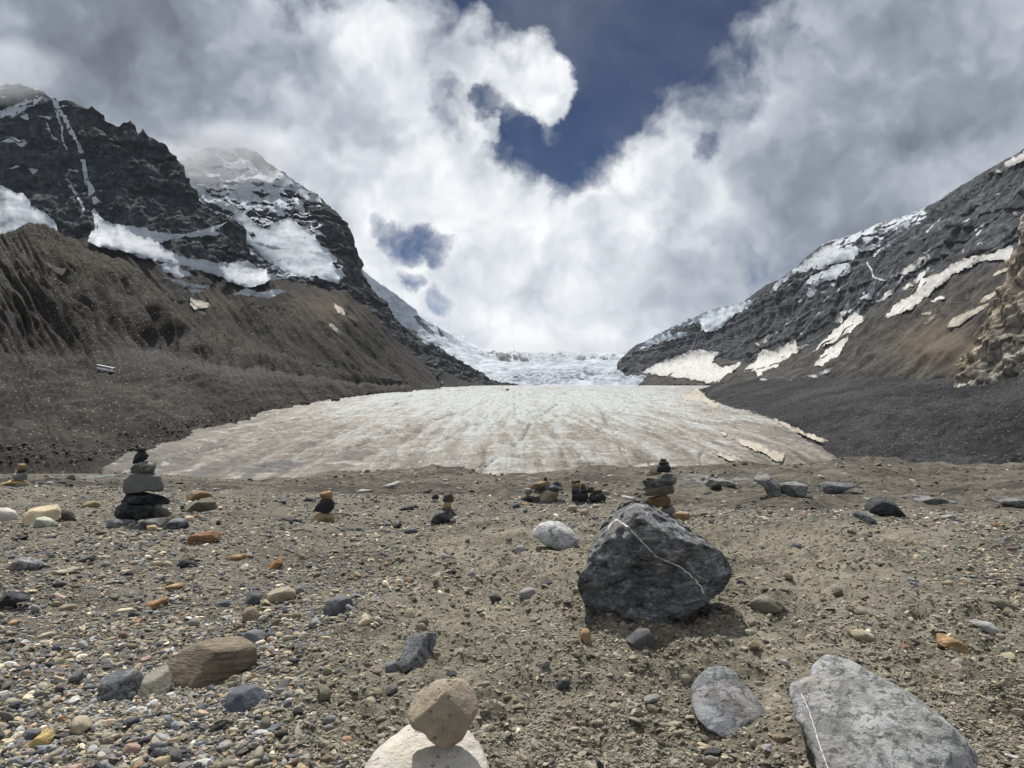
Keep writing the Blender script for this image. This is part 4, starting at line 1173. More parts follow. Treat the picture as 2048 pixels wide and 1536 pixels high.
def vein(parent, poly_pts, width_px, mat, name='quartz_vein', lift=0.004):
    """thin raised quartz seam following the surface of its stone"""
    me = parent.data
    n = len(me.vertices); co = np.empty(n * 3, np.float32); me.vertices.foreach_get('co', co); co = co.reshape(-1, 3) + np.array(parent.location)
    fc = [p.vertices[:] for p in me.polygons]
    bv = BVHTree.FromPolygons(co.tolist(), fc)
    P = np.array(poly_pts, float)
    d = np.r_[0, np.cumsum(np.hypot(*np.diff(P, axis=0).T))]
    s = np.linspace(0, d[-1], int(d[-1] / 2.0) + 2)
    C = np.stack([np.interp(s, d, P[:, 0]), np.interp(s, d, P[:, 1])], -1)
    C += np.stack([perlin(np.c_[s / 9, s * 0, s * 0 + 3]), perlin(np.c_[s / 9, s * 0, s * 0 + 8])], -1) * 1.6
    tg = np.gradient(C, axis=0); tg /= np.linalg.norm(tg, axis=1)[:, None]; nn = np.c_[-tg[:, 1], tg[:, 0]]
    w = width_px * np.clip(0.75 + 0.9 * perlin(np.c_[s / 11, s * 0 + 5, s * 0]), 0.25, 1.5)
    rows = []
    for off in (-0.5, 0.0, 0.5):
        Q = C + nn * (off * w)[:, None]
        R = ray(Q[:, 0], Q[:, 1]); row = []
        for r in R:
            v = Vector(r).normalized(); h = bv.ray_cast(Vector(CAM), v)
            row.append(None if h[0] is None else np.array(h[0]) - np.array(v) * (lift * (1.0 if off == 0 else 0.55)))
        rows.append(row)
    V = []; idx = {}
    for i in range(3):
        for j in range(len(s)):
            if rows[i][j] is not None: idx[(i, j)] = len(V); V.append(rows[i][j] - np.array(parent.location))
    Fq = []
    for i in range(2):
        for j in range(len(s) - 1):
            ks = [(i, j), (i, j + 1), (i + 1, j + 1), (i + 1, j)]
            if all(k in idx for k in ks):
                q = [idx[k] for k in ks]
                if max(np.linalg.norm(V[a] - V[b]) for a in q for b in q) < 0.15: Fq.append(q)
    if Fq:
        o = add(name, new_mesh(name, V, Fq, True, mat), parent=parent); o['label'] = 'thin white quartz vein crossing the stone'
m, N, fin = material('white quartz')
p = geo_pos(N)
M_quartz = fin(N.mix(N.noise(p, 60.0, 4, 0.6), (0.36, 0.345, 0.31), (0.62, 0.61, 0.57)), 0.6, None, 0.4)

# --- the big dark boulder
def boulder_dent(P, size):
    x, z = P[:, 0] / size, P[:, 2] / size
    dent = np.exp(-(((x + 0.25) / 0.42) ** 2 + ((z + 0.15) / 0.42) ** 2)) * 0.36
    rim = 0.16 * np.exp(-((z + 0.78 - 0.25 * np.abs(x)) / 0.13) ** 2)
    rough = (ridged(P / size * 2.2 + 5, 5) - .5) * 0.22 + (ridged(P / size * np.array([5., 5., 7.]) + 2, 4) - .5) * 0.10
    f = (P[:, 1] < 0.25 * size)
    P = P.copy()
    P[:, 1] += np.where(f, (dent - rim + rough) * size, 0)
    return P
boulder = stone('big black angular boulder crossed by a thin white vein, right of centre', ZB([(150, 980), (235, 810), (245, 650), (300, 540), (350, 430), (430, 310), (500, 240), (580, 155), (680, 122), (800, 122), (900, 178), (1060, 258), (1200, 335), (1330, 425), (1450, 515), (1560, 615), (1645, 720), (1680, 790), (1655, 880), (1560, 1005), (1430, 1105), (1300, 1205), (1150, 1315), (1050, 1362), (850, 1388), (700, 1376), (560, 1342), (400, 1292), (280, 1205), (200, 1085)]),
      (0.185, 0.188, 0.195), T=0.42, level=6, ang=0.95, mat='fractured', name='boulder', cat='boulder',
      facets=[(0.55, 0.83, 2.3, 1), (-0.72, 0.68, 2.6, 1), (0.86, -0.25, 0.15), (0.62, 0.15, -0.85), (0.85, 0.75, -0.2)], rough=0.7, extra=boulder_dent, tilt=0.2, dd=-0.16)
vein(boulder, ZB([(440, 400), (470, 340), (520, 300), (640, 370), (740, 480), (820, 560), (930, 680), (1060, 735), (1200, 800), (1280, 870), (1330, 920), (1390, 985), (1420, 1060)]), 2.9, M_quartz)
vein(boulder, ZB([(1350, 870), (1400, 900), (1470, 935)]), 1.4, M_quartz)
# --- foreground right
slab = stone('large pale grey mottled slab with a white vein, half buried at bottom right', ZC([(905, 590), (940, 540), (1000, 470), (1120, 490), (1250, 540), (1400, 620), (1560, 700), (1700, 800), (1830, 900), (1925, 1020), (1905, 1110), (1830, 1250), (1650, 1420), (1150, 1420), (1010, 1260), (960, 1150), (880, 1000), (835, 950), (825, 900), (780, 800), (780, 740), (830, 700), (915, 655)]),
      (0.215, 0.218, 0.22), T=0.34, level=6, ang=0.8, mat='mottled', name='boulder', cat='boulder', facets=[(0.78, 0.05, 0.1), (0.9, -0.4, 1.8, 0.86), (0.9, 0.3, -0.4)], rough=0.9, tilt=1.05, D=3.30)
vein(slab, ZC([(828, 705), (880, 820), (905, 900), (930, 985), (960, 1080), (1010, 1220)]), 2.2, M_quartz)
vein(slab, ZC([(960, 650), (990, 720), (1030, 800)]), 1.0, M_quartz)
stone('dark speckled rock half buried just left of the pale slab', ZC([(80, 690), (120, 620), (200, 545), (300, 528), (370, 550), (420, 620), (480, 690), (540, 780), (615, 850), (500, 872), (420, 905), (390, 965), (300, 975), (200, 935), (130, 875), (90, 790)]), (0.135, 0.142, 0.155), T=0.34, level=5, mat='mottled', ang=0.5, facets=[(0.72, 0.0, 0.1), (0.8, 0.5, -0.3), (0.8, -0.6, 0.1)], tilt=1.3, dd=-0.02)
stone('olive grey angular stone in the dirt right of the big boulder', ZC([(478, 90), (570, 28), (640, 68), (710, 90), (690, 130), (620, 165), (560, 195), (515, 160)]), OLV, ang=0.8)
stone('small dark upright stone at the big boulder\'s lower right foot', ZC([(183, 150), (210, 108), (240, 140), (262, 190), (235, 208), (195, 207)]), SL)
stone('dark grey pyramid stone in front of the big boulder', ZN([(488, 545), (540, 503), (582, 503), (612, 570), (552, 602), (528, 575)]), SL, ang=0.9)
stone('bright orange oblong stone alone in the dirt at far right', ZM([(1408, 790), (1450, 783), (1560, 828), (1612, 858), (1622, 932), (1540, 922), (1410, 862)]), ORG, mat='banded')
stone('grey brown flat stone near the right edge above the orange one', ZM([(1700, 505), (1790, 490), (1900, 520), (1990, 575), (1900, 600), (1780, 570)]), OLV, T=0.3)
stone('pale grey flat stone just above the bright orange one', ZM([(1625, 690), (1700, 678), (1800, 690), (1860, 750), (1800, 780), (1700, 730)]), PG, T=0.3)
stone('small blue grey pebble between the boulder and the pale slab', ZC(ell(712, 498, 62, 48)), PG, level=3)
stone('brown flat stone in the dirt upper right of the pale slab', ZM(ell(840, 625, 120, 55, -12)), OLV, T=0.3, level=3)
stone('dark round stone high on the dirt slope right of the boulder', ZM(ell(345, 125, 80, 60)), SL, level=3)
stone('tan and black stone on the right slope above the orange one', ZM(ell(1480, 402, 85, 50)), TAN, level=3)
stone('pale rounded grey rock just left of the big boulder', [(1065, 1062), (1080, 1048), (1100, 1042), (1118, 1043), (1135, 1053), (1150, 1068), (1158, 1082), (1148, 1096), (1128, 1102), (1108, 1097), (1088, 1090), (1078, 1078), (1066, 1074)], (0.36, 0.36, 0.36), ang=0.4, level=5, mat='mottled')
stone('small lavender grey stone beside the pale rounded rock', ell(1043, 1100, 26, 18), (0.24, 0.23, 0.25), level=3)
stone('pale grey fist stone in the dirt left of the big boulder', ell(1056, 1188, 35, 24), (0.24, 0.25, 0.26), level=4)
stone('dark flat pebble under the boulder\'s lower left foot', ell(1183, 1243, 22, 12), SL, level=3)
# --- foreground left and centre
stone('large brown banded rock lying in the left foreground', ZD([(188, 860), (240, 740), (330, 660), (470, 600), (640, 588), (860, 588), (940, 628), (1012, 680), (1024, 750), (1022, 830), (940, 892), (800, 942), (700, 1002), (600, 1044), (500, 1074), (400, 1052), (250, 1012), (200, 935)]), (0.205, 0.168, 0.122), T=0.34, level=5, mat='banded', ang=0.6, facets=[(0.1, 1.0, 2.2, 0.8), (0.9, -0.2, -0.2), (0.7, -0.9, 0.0), (0.62, 0.3, -0.9)])
stone('olive grey block leaning against the large brown rock', ZK([(568, 482), (598, 410), (640, 383), (682, 378), (702, 430), (692, 472), (662, 506), (600, 512)]), (0.20, 0.19, 0.15), ang=0.9, level=5, facets=[(-0.3, 1.0, 1.5, 0.8), (0.75, 0.7, -0.3), (0.85, -0.2, -0.4)], tilt=0.7)
stone('dark grey rock left of the olive block and brown rock', ZK([(413, 450), (440, 400), (540, 384), (584, 430), (592, 480), (560, 512), (480, 518), (430, 500)]), (0.11, 0.115, 0.125), ang=0.8, level=5, mat='mottled', facets=[(-0.2, 1.0, 2.0, 0.65), (0.8, 0.6, -0.2)])
stone('smooth blue black block below the large brown rock', ZD([(748, 1180), (770, 1090), (840, 1040), (1000, 1038), (1092, 1080), (1148, 1170), (1100, 1232), (1000, 1272), (880, 1288), (760, 1272)]), (0.085, 0.095, 0.115), ang=0.7, level=5, facets=[(0.0, 1.0, 2.4, 0.7), (0.85, 0.1, -0.3), (0.75, 0.8, 0.0)])
stone('beige angular wedge stone up slope of the brown rock', ZD([(1086, 212), (1130, 140), (1200, 90), (1340, 73), (1412, 110), (1418, 172), (1330, 202), (1180, 252), (1100, 248)]), (0.29, 0.255, 0.19), T=0.35, ang=0.9, level=5)
stone('grey stone tucked behind the beige wedge stone', ZD([(1400, 70), (1460, 50), (1505, 110), (1470, 150), (1410, 140)]), MG, level=3)
stone('slate stone touching the left side of the beige wedge', ZD([(913, 212), (960, 138), (1040, 103), (1088, 150), (1072, 222), (1000, 262), (930, 264)]), SL, ang=0.7)
stone('round tan stone just below the slate and beige pair', ZD([(895, 330), (930, 270), (1010, 262), (1062, 320), (1050, 390), (980, 430), (920, 400)]), (0.21, 0.17, 0.115), ang=0.3)
stone('round dark grey stone standing in the dirt centre left', ZD([(1688, 282), (1730, 200), (1830, 153), (1950, 178), (1988, 230), (1930, 312), (1860, 352), (1720, 348)]), (0.10, 0.105, 0.115), ang=0.4, level=5)
stone('dark flat stone left of the slate and tan pair', ZD(ell(715, 235, 180, 78, 4)), SL, T=0.35)
stone('lumpy blue grey stone right above the large brown rock', ZD([(890, 570), (930, 510), (1020, 478), (1090, 505), (1100, 580), (1030, 640), (960, 625)]), (0.16, 0.165, 0.185), ang=0.5)
stone('small slate splinter right of the lumpy blue grey stone', ZD([(1105, 600), (1130, 520), (1170, 498), (1200, 540), (1160, 600), (1120, 615)]), SL, level=3)
stone('small cream stone right of the large brown rock\'s top', ZD(ell(1490, 550, 75, 100, -30)), (0.40, 0.36, 0.30), level=3)
stone('small brown wedge stone right of the blue black block', ZD([(1355, 1035), (1400, 960), (1470, 935), (1490, 990), (1440, 1040)]), (0.22, 0.17, 0.12), level=3)
stone('upper of two little round stones right of blue black block', ZD(ell(1355, 1130, 85, 85)), MG, level=3)
stone('lower of two little round stones right of blue black block', ZD(ell(1345, 1208, 90, 78)), BG, level=3)
stone('dark pebble in the brown rock\'s shadow', ZD(ell(590, 1165, 130, 80, 10)), SL, level=3)
stone('small grey stone on the lower centre left dirt', ZD(ell(1755, 1360, 125, 90)), MG, level=3)
stone('tilted dark grey angular slab above the balanced stone', ZE([(525, 435), (565, 300), (590, 180), (640, 118), (760, 98), (925, 93), (928, 200), (862, 322), (780, 412), (682, 452), (580, 484)]), (0.115, 0.12, 0.125), T=0.3, ang=0.95, level=5, mat='mottled', facets=[(0.55, -0.55, 0.35), (0.62, 0.75, -0.35), (0.9, 0, -0.6)])
stone('round grey stone touching the tilted slab\'s lower left', ZE(ell(455, 445, 155, 130)), (0.13, 0.135, 0.145), level=4)
stone('pale blue grey stone at the tilted slab\'s upper right', ZE(ell(980, 145, 145, 105, -20)), (0.24, 0.25, 0.27), level=4)
stone('small olive block left of the balanced stone', ZE([(190, 690), (240, 660), (330, 690), (345, 750), (280, 795), (195, 770)]), (0.24, 0.215, 0.14), level=3)
stone('small brown cube pebble right of the balanced stone', ZE(ell(1390, 1190, 120, 110)), (0.24, 0.20, 0.16), level=3)
# --- the balanced pair
b0 = ground_hit(850, 1590)
DB = 2.75
stone('large white pitted rock at bottom centre carrying the balanced stone', [(718, 1565), (745, 1512), (775, 1482), (808, 1458), (830, 1448), (900, 1450), (935, 1470), (962, 1508), (976, 1545), (990, 1610), (985, 1700), (900, 1740), (780, 1735), (715, 1660)], (0.50, 0.475, 0.42), D=DB, T=0.42, level=6, mat='pitted', ang=0.35, name='boulder', cat='boulder', facets=[(0.0, 1.0, 2.0, 0.8), (0.85, 0.2, -0.1)], rough=0.8, tilt=0.7)
stone('tan faceted stone balanced on top of the white pitted rock', ZE([(628, 965), (660, 850), (720, 750), (800, 690), (900, 630), (1000, 598), (1090, 612), (1150, 598), (1240, 618), (1300, 690), (1342, 770), (1372, 850), (1366, 920), (1312, 1020), (1262, 1112), (1190, 1212), (1090, 1265), (1000, 1298), (930, 1252), (860, 1202), (800, 1132), (700, 1092), (660, 1050)]), (0.30, 0.25, 0.185), D=DB - 0.02, T=0.46, level=6, ang=0.55, mat='pitted', facets=[(0.8, 0.6, 1.3, 1), (-0.72, 0.70, 1.7, 1), (0.9, 0.0, -0.35)], rough=0.6)
# --- left gravel field
stone('black rock cut off by the left edge of the gravel', ZO([(-60, 800), (20, 660), (80, 610), (190, 610), (270, 640), (270, 700), (160, 720), (110, 780), (30, 810)]), DK, level=5, ang=0.8, mat='fractured')
stone('grey lumpy rock near the left edge up the gravel', ZO([(85, 370), (130, 310), (220, 262), (300, 285), (400, 320), (395, 360), (330, 395), (260, 425), (170, 425)]), (0.16, 0.165, 0.175), level=5, mat='mottled', T=0.35)
stone('flat dark stone behind the grey lumpy rock at left', ZO(ell(385, 248, 180, 60, 2)), SL, T=0.4)
stone('orange tan wedge stone in the left gravel', ZO([(1395, 755), (1440, 705), (1560, 672), (1640, 665), (1610, 720), (1520, 785), (1440, 775)]), (0.40, 0.235, 0.11), T=0.35, mat='banded')
stone('flat pale cream stone left of the orange tan wedge', ZO(ell(1215, 788, 160, 55, 5)), (0.56, 0.51, 0.38), T=0.4)
stone('rust brown block below the tall left cairn', [(375, 1086), (378, 1072), (400, 1064), (425, 1062), (440, 1069), (436, 1080), (412, 1088), (385, 1091)], RUST, mat='banded', T=0.35, level=5)
stone('flat orange slab in the gravel centre left', [(445, 1120), (452, 1112), (490, 1107), (506, 1112), (500, 1120), (470, 1123)], ORG, T=0.3, mat='banded')
stone('orange brown stone right of the flat orange slab', [(532, 1136), (545, 1124), (562, 1116), (566, 1126), (556, 1140), (540, 1143)], (0.28, 0.15, 0.06), mat='banded')
stone('pointed black stone above the orange tan wedge', ZO([(1710, 365), (1760, 300), (1820, 275), (1870, 310), (1925, 365), (1850, 395), (1760, 390)]), DK, ang=0.9, mat='fractured')
stone('square beige stone left of the pointed black stone', ZO(ell(1530, 332, 115, 62)), (0.36, 0.30, 0.21), level=3)
stone('second beige stone between square beige and pointed black', ZO(ell(1635, 338, 95, 66)), (0.40, 0.33, 0.24), level=3)
stone('dark flat angular stone in the left gravel middle', ZO([(745, 300), (830, 250), (930, 255), (945, 285), (840, 320), (770, 320)]), SL, T=0.35, ang=0.9)
stone('cream square stone right of the dark flat angular one', ZO(ell(1020, 272, 100, 55, 5)), (0.42, 0.35, 0.25), level=3)
stone('long tan and grey flat stone in the left gravel', ZO([(390, 435), (450, 400), (600, 390), (740, 375), (780, 400), (640, 430), (480, 450)]), (0.30, 0.27, 0.22), T=0.3)
stone('grey brown oval stone in the lower left gravel', ZO(ell(645, 765, 180, 82, 3)), (0.24, 0.205, 0.16))
stone('pale grey pointed pebble above the grey brown oval', ZO([(555, 640), (600, 630), (700, 670), (740, 690), (650, 692), (570, 675)]), (0.28, 0.27, 0.27), T=0.3)
stone('pale beige block in the lower left gravel', ZO([(385, 1040), (410, 1005), (520, 990), (528, 1030), (440, 1062), (400, 1068)]), (0.38, 0.35, 0.27))
stone('pale grey round stone with dark underside at left', ZO(ell(798, 1122, 118, 80)), (0.32, 0.335, 0.30))
stone('olive flat stone right centre of the left gravel', ZO([(1515, 935), (1560, 915), (1700, 920), (1715, 940), (1650, 975), (1560, 980)]), (0.25, 0.24, 0.18), T=0.35)
stone('small olive round stone left of the large brown rock', ZO(ell(1590, 1100, 105, 68)), (0.26, 0.25, 0.195), level=3)
stone('orange pebble at the left edge of the gravel', ZO(ell(120, 908, 130, 48, 25)), (0.40, 0.26, 0.15), level=3)
stone('dark stone at the left edge below the orange pebble', ZO(ell(45, 1100, 130, 70, 8)), SL)
stone('tan orange long stone right of centre in the left gravel', ZO(ell(1700, 555, 195, 60, 14)), (0.40, 0.28, 0.15), T=0.35, mat='banded')
stone('pale tan stone beside the long tan orange one', ZO(ell(1545, 582, 120, 42, -5)), (0.42, 0.29, 0.17), T=0.35, level=3)
stone('yellow angular stone at the bottom left', ZL([(340, 1275), (400, 1190), (500, 1120), (545, 1085), (625, 1125), (635, 1180), (580, 1250), (480, 1305), (400, 1315)]), YEL, T=0.35, level=5)
stone('dark grey block left of the yellow angular stone', ZL([(270, 1190), (290, 1100), (360, 1072), (480, 1110), (430, 1170), (350, 1240)]), SL)
stone('black wedge stone right of the yellow angular stone', ZL([(625, 1180), (650, 1145), (760, 1125), (860, 1150), (850, 1200), (760, 1225), (650, 1225)]), DK)
stone('grey layered stone above the yellow angular stone', ZL([(575, 1080), (610, 1025), (680, 1010), (720, 1070), (720, 1110), (640, 1120)]), MG, level=3)
stone('pinkish grey oval cobble at the bottom left', ZL(ell(315, 1365, 190, 115, 5)), (0.25, 0.22, 0.195))
stone('grey oval cobble at the bottom left corner', ZL(ell(175, 1458, 155, 100, 12)), (0.19, 0.195, 0.20))
stone('long tan grey cobble at the bottom left', ZL([(505, 1450), (570, 1370), (700, 1310), (770, 1300), (740, 1370), (640, 1440), (560, 1480)]), (0.25, 0.22, 0.18), T=0.3)
stone('slim blue grey cobble beside the long tan grey one', ZL([(645, 1490), (690, 1420), (740, 1340), (795, 1335), (780, 1400), (720, 1470), (680, 1505)]), (0.18, 0.19, 0.22), T=0.35)
stone('tan brown cobble right of the slim blue grey one', ZL(ell(855, 1340, 170, 105, -12)), (0.29, 0.21, 0.135))
stone('red brown and grey stone at the bottom left', ZL([(1480, 1340), (1500, 1250), (1640, 1240), (1680, 1290), (1660, 1370), (1530, 1405)]), PINK, ang=0.8)
stone('black smooth stone up and left of the red brown one', ZL([(1395, 1060), (1440, 985), (1540, 940), (1640, 945), (1700, 1010), (1690, 1060), (1560, 1085), (1440, 1080)]), DK)
stone('dark block at the left edge of the lower gravel', ZL([(0, 690), (20, 635), (100, 630), (190, 680), (180, 715), (90, 750), (20, 740)]), SL)
stone('small white grey stone below the dark grey rock', ZL([(1045, 770), (1100, 710), (1150, 705), (1175, 745), (1110, 815), (1060, 810)]), (0.30, 0.305, 0.32), level=3)
stone('brown flat stone at the bottom edge left', ZL([(860, 1500), (960, 1435), (1060, 1450), (1090, 1490), (1040, 1545), (930, 1560)]), (0.26, 0.20, 0.15), level=3)
# --- stones near the crest, left
stone('cream boulder near the left edge of the crest', ZF([(430, 1200), (450, 1090), (530, 1010), (650, 980), (800, 950), (950, 945), (1000, 1060), (1002, 1180), (950, 1225), (800, 1235), (600, 1260), (480, 1295)]), (0.50, 0.41, 0.28), level=5, name='boulder', cat='boulder', ang=0.5)
stone('pale green grey stone in front of the cream boulder', ZF([(495, 1345), (560, 1260), (640, 1160), (750, 1140), (850, 1170), (930, 1240), (975, 1300), (800, 1335)]), (0.36, 0.38, 0.31), level=5)
stone('dark brown rock touching the cream boulder\'s right side', ZF([(1010, 1190), (1040, 1080), (1120, 1010), (1190, 1005), (1250, 1090), (1290, 1200), (1220, 1235), (1060, 1230)]), (0.075, 0.065, 0.055), level=5)
stone('white grey rock cut by the left edge near the crest', ZF([(-120, 1200), (-100, 1020), (-10, 980), (120, 990), (230, 1050), (265, 1130), (250, 1230), (100, 1250)]), (0.48, 0.47, 0.43), level=5)
stone('mossy olive stone right of the cream boulder', ZF([(1400, 935), (1480, 880), (1600, 865), (1700, 920), (1700, 980), (1560, 1010), (1450, 975)]), (0.20, 0.18, 0.085))
stone('brown upper rock right of the tall left cairn', ZG([(1290, 1045), (1340, 960), (1400, 880), (1480, 862), (1600, 878), (1700, 928), (1755, 1000), (1600, 1040), (1400, 1065)]), (0.17, 0.105, 0.055), level=5)
stone('olive black rock right of the tall left cairn', ZG([(1305, 1205), (1420, 1100), (1560, 1000), (1720, 983), (1790, 1040), (1830, 1180), (1895, 1255), (1600, 1245), (1360, 1235)]), (0.10, 0.09, 0.065), level=5)
stone('pale tan block below the two brown rocks', ZG([(1268, 1330), (1330, 1288), (1425, 1300), (1452, 1412), (1340, 1402)]), (0.42, 0.33, 0.22))
stone('slate slab right front of the tall cairn\'s foot', ZG([(890, 1540), (955, 1430), (1040, 1370), (1150, 1328), (1270, 1348), (1345, 1420), (1255, 1505), (1100, 1540)]), (0.075, 0.08, 0.09), mat='mottled')
stone('dark slab under the front of the tall left cairn', ZG([(405, 1505), (520, 1400), (640, 1345), (900, 1335), (1020, 1345), (950, 1420), (880, 1520), (700, 1560), (500, 1560)]), (0.07, 0.07, 0.065), mat='mottled', T=0.3)
stone('low grey slab left front of the tall cairn\'s foot', ZG([(-40, 1490), (-20, 1350), (60, 1335), (180, 1350), (400, 1380), (420, 1470), (250, 1520), (60, 1520)]), (0.10, 0.105, 0.11), mat='mottled', T=0.3)
stone('yellow tan stone in front of the tall left cairn', ZG([(625, 1465), (760, 1448), (865, 1535), (840, 1560), (660, 1560)]), (0.36, 0.28, 0.17))

def cairn(items, D, who, group):
    for lab, pts, col, kw in items:
        k = dict(T=0.42, level=4, ang=0.9, rough=0.9); k.update(kw)
        stone(lab, pts, col, D=D, name='cairn_stone', cat='stone', group=group, **k)
def cairn_D(px, py): return float(ground_hit(px, py)[1])

DA = cairn_D(290, 1042) + 0.15
cairn([
    ('wide black base rock of the tall left cairn', ZG([(100, 1260), (150, 1120), (250, 1060), (340, 1030), (700, 1060), (765, 1150), (745, 1330), (600, 1345), (180, 1350)]), DK, dict(level=5, mat='mottled')),
    ('jagged black rock second from bottom in the tall left cairn', ZG([(220, 1055), (320, 895), (520, 880), (700, 915), (900, 978), (995, 1050), (965, 1115), (700, 1105), (400, 1085)]), DK, dict(level=5, mat='fractured', T=0.36)),
    ('grey wedge beside the tall left cairn\'s base rock', ZG([(755, 1155), (800, 1105), (920, 1118), (1040, 1275), (980, 1330), (790, 1340)]), (0.10, 0.10, 0.09), {}),
    ('big smooth grey block in the middle of the tall left cairn', ZG([(248, 785), (280, 670), (370, 590), (480, 553), (740, 568), (840, 630), (890, 760), (888, 862), (800, 893), (640, 870), (480, 895), (290, 903), (253, 862)]), (0.125, 0.125, 0.118), dict(level=5, ang=0.8, facets=[(0.8, 0, 0.12), (0.0, 1.0, 2.5, 0.88), (0.75, -0.6, 0.2)])),
    ('white banded grey stone above the big block of the left cairn', ZG([(365, 475), (440, 410), (530, 370), (640, 358), (742, 385), (772, 440), (742, 555), (620, 562), (385, 558)]), (0.15, 0.147, 0.145), dict(mat='mottled')),
    ('black wedge stone second from top of the tall left cairn', ZG([(395, 380), (430, 260), (480, 193), (600, 200), (652, 260), (622, 332), (560, 368), (412, 405)]), (0.030, 0.031, 0.034), {}),
    ('topmost small black stone of the tall left cairn', ZG([(443, 188), (462, 140), (500, 120), (590, 132), (617, 165), (602, 198), (480, 198)]), (0.035, 0.034, 0.03), dict(level=3)),
    ('tiny yellow pebble on the very top of the left cairn', ZG([(470, 130), (485, 102), (520, 98), (545, 122), (510, 135)]), (0.30, 0.25, 0.14), dict(level=3))], DA, 'A', 'stones of the tall left cairn')
DBc = cairn_D(645, 1046) + 0.08
cairn([
    ('tan base block of the three stone cairn left of centre', ZH([(308, 480), (350, 420), (430, 385), (550, 400), (557, 492), (420, 502), (330, 508)]), (0.33, 0.25, 0.155), {}),
    ('black middle stone of the three stone cairn left of centre', ZH([(348, 352), (400, 262), (440, 243), (530, 250), (558, 290), (545, 350), (500, 392), (440, 385), (358, 368)]), (0.028, 0.029, 0.032), {}),
    ('orange top stone of the three stone cairn left of centre', ZH([(408, 202), (430, 170), (500, 165), (542, 190), (537, 242), (470, 255), (420, 240)]), (0.31, 0.19, 0.105), {})], DBc, 'B', 'stones of the cairn left of centre')
stone('flat black slab left of the three stone cairn', ZH([(-40, 470), (40, 430), (140, 440), (270, 490), (180, 505), (20, 495)]), DK, T=0.3)
stone('black stone on the slope behind the three stone cairn', ZH([(228, 270), (270, 225), (330, 230), (390, 270), (330, 288)]), DK, level=3)
stone('small teal grey block right of the three stone cairn', ZH([(755, 570), (775, 525), (855, 535), (860, 575), (800, 585)]), (0.13, 0.15, 0.15), level=3)
stone('brown flat stone left below the three stone cairn', ZH([(100, 570), (150, 540), (260, 545), (280, 575), (200, 590), (130, 590)]), (0.20, 0.15, 0.095), level=3, T=0.3)
stone('dark slab right of centre in the gravel before the crest', ZH([(1250, 590), (1300, 545), (1390, 540), (1430, 600), (1350, 615)]), SL, level=3)
stone('thin dark slab left of the head shaped cairn', ZH([(1225, 345), (1300, 320), (1370, 310), (1365, 350), (1280, 378)]), DK, level=3, T=0.3)
DCc = cairn_D(890, 1048) + 0.08
cairn([
    ('grey rough support stone under the head shaped cairn', ZH([(1425, 565), (1500, 505), (1580, 488), (1605, 560), (1560, 605)]), (0.20, 0.195, 0.185), dict(mat='mottled')),
    ('dark streaked lower stone of the head shaped cairn', ZH([(1543, 475), (1590, 390), (1660, 350), (1770, 352), (1797, 410), (1740, 462), (1650, 505), (1570, 500)]), (0.075, 0.08, 0.09), dict(level=5, mat='mottled')),
    ('tan wedge in the middle of the head shaped cairn', ZH([(1648, 345), (1690, 270), (1750, 272), (1757, 352)]), (0.34, 0.26, 0.16), {}),
    ('dark head shaped top stone of the cairn at centre', ZH([(1663, 262), (1690, 185), (1750, 178), (1777, 230), (1777, 280), (1700, 290)]), (0.085, 0.075, 0.068), {})], DCc, 'C', 'stones of the head shaped cairn')
DC2 = cairn_D(867, 1004)
cairn([('white base pebble of the tiny cairn behind the head', ZH([(1518, 282), (1550, 245), (1610, 250), (1605, 284)]), (0.42, 0.41, 0.38), dict(level=3)),
       ('black top pebble of the tiny cairn behind the head', ZH([(1548, 248), (1570, 200), (1600, 188), (1627, 220), (1622, 252)]), DK, dict(level=3))], DC2, 'C2', 'stones of the tiny cairn')
DDc = 9.5
cairn([
    ('grey base rock of the tall cairn behind the boulder', ZI([(1520, 690), (1565, 580), (1650, 560), (1685, 600), (1700, 690)]), (0.16, 0.16, 0.155), {}),
    ('orange brown banded stone low in the cairn behind the boulder', ZI([(1383, 535), (1430, 488), (1600, 453), (1637, 500), (1648, 565), (1500, 588)]), (0.20, 0.14, 0.085), dict(level=5, mat='banded')),
    ('flat olive slab mid height in the cairn behind the boulder', ZI([(1328, 432), (1380, 380), (1660, 358), (1683, 400), (1672, 445), (1400, 475)]), (0.12, 0.11, 0.09), dict(level=5, T=0.3)),
    ('rough white edged dark slab in the cairn behind the boulder', ZI([(1358, 325), (1400, 288), (1500, 308), (1600, 240), (1690, 248), (1702, 310), (1682, 355), (1500, 372), (1380, 375)]), (0.10, 0.105, 0.105), dict(level=5, mat='mottled', T=0.32)),
    ('thin brown sliver in the cairn behind the boulder', ZI([(1378, 252), (1430, 224), (1550, 224), (1552, 248), (1430, 268)]), (0.20, 0.17, 0.13), dict(T=0.3)),
    ('black block near the top of the cairn behind the boulder', ZI([(1503, 165), (1530, 138), (1630, 148), (1648, 190), (1622, 232), (1508, 228)]), (0.035, 0.036, 0.038), {}),
    ('small white stone near the top of the cairn behind the boulder', ZI([(1428, 222), (1428, 142), (1480, 138), (1507, 160), (1507, 226)]), (0.50, 0.49, 0.45), {}),
    ('flat dark cap stone of the cairn behind the boulder', ZI([(1518, 135), (1540, 108), (1620, 118), (1632, 145), (1540, 145)]), (0.07, 0.065, 0.06), dict(level=3)),
    ('topmost dark pebble of the cairn behind the boulder', ZI([(1536, 112), (1548, 84), (1572, 90), (1602, 84), (1598, 115)]), (0.05, 0.045, 0.04), dict(level=3))], DDc, 'D', 'stones of the cairn behind the boulder')
stone('orange rock right behind the big boulder\'s shoulder', ZI([(1655, 675), (1740, 625), (1830, 638), (1855, 690), (1780, 730)]), (0.30, 0.21, 0.13), D=8.6)
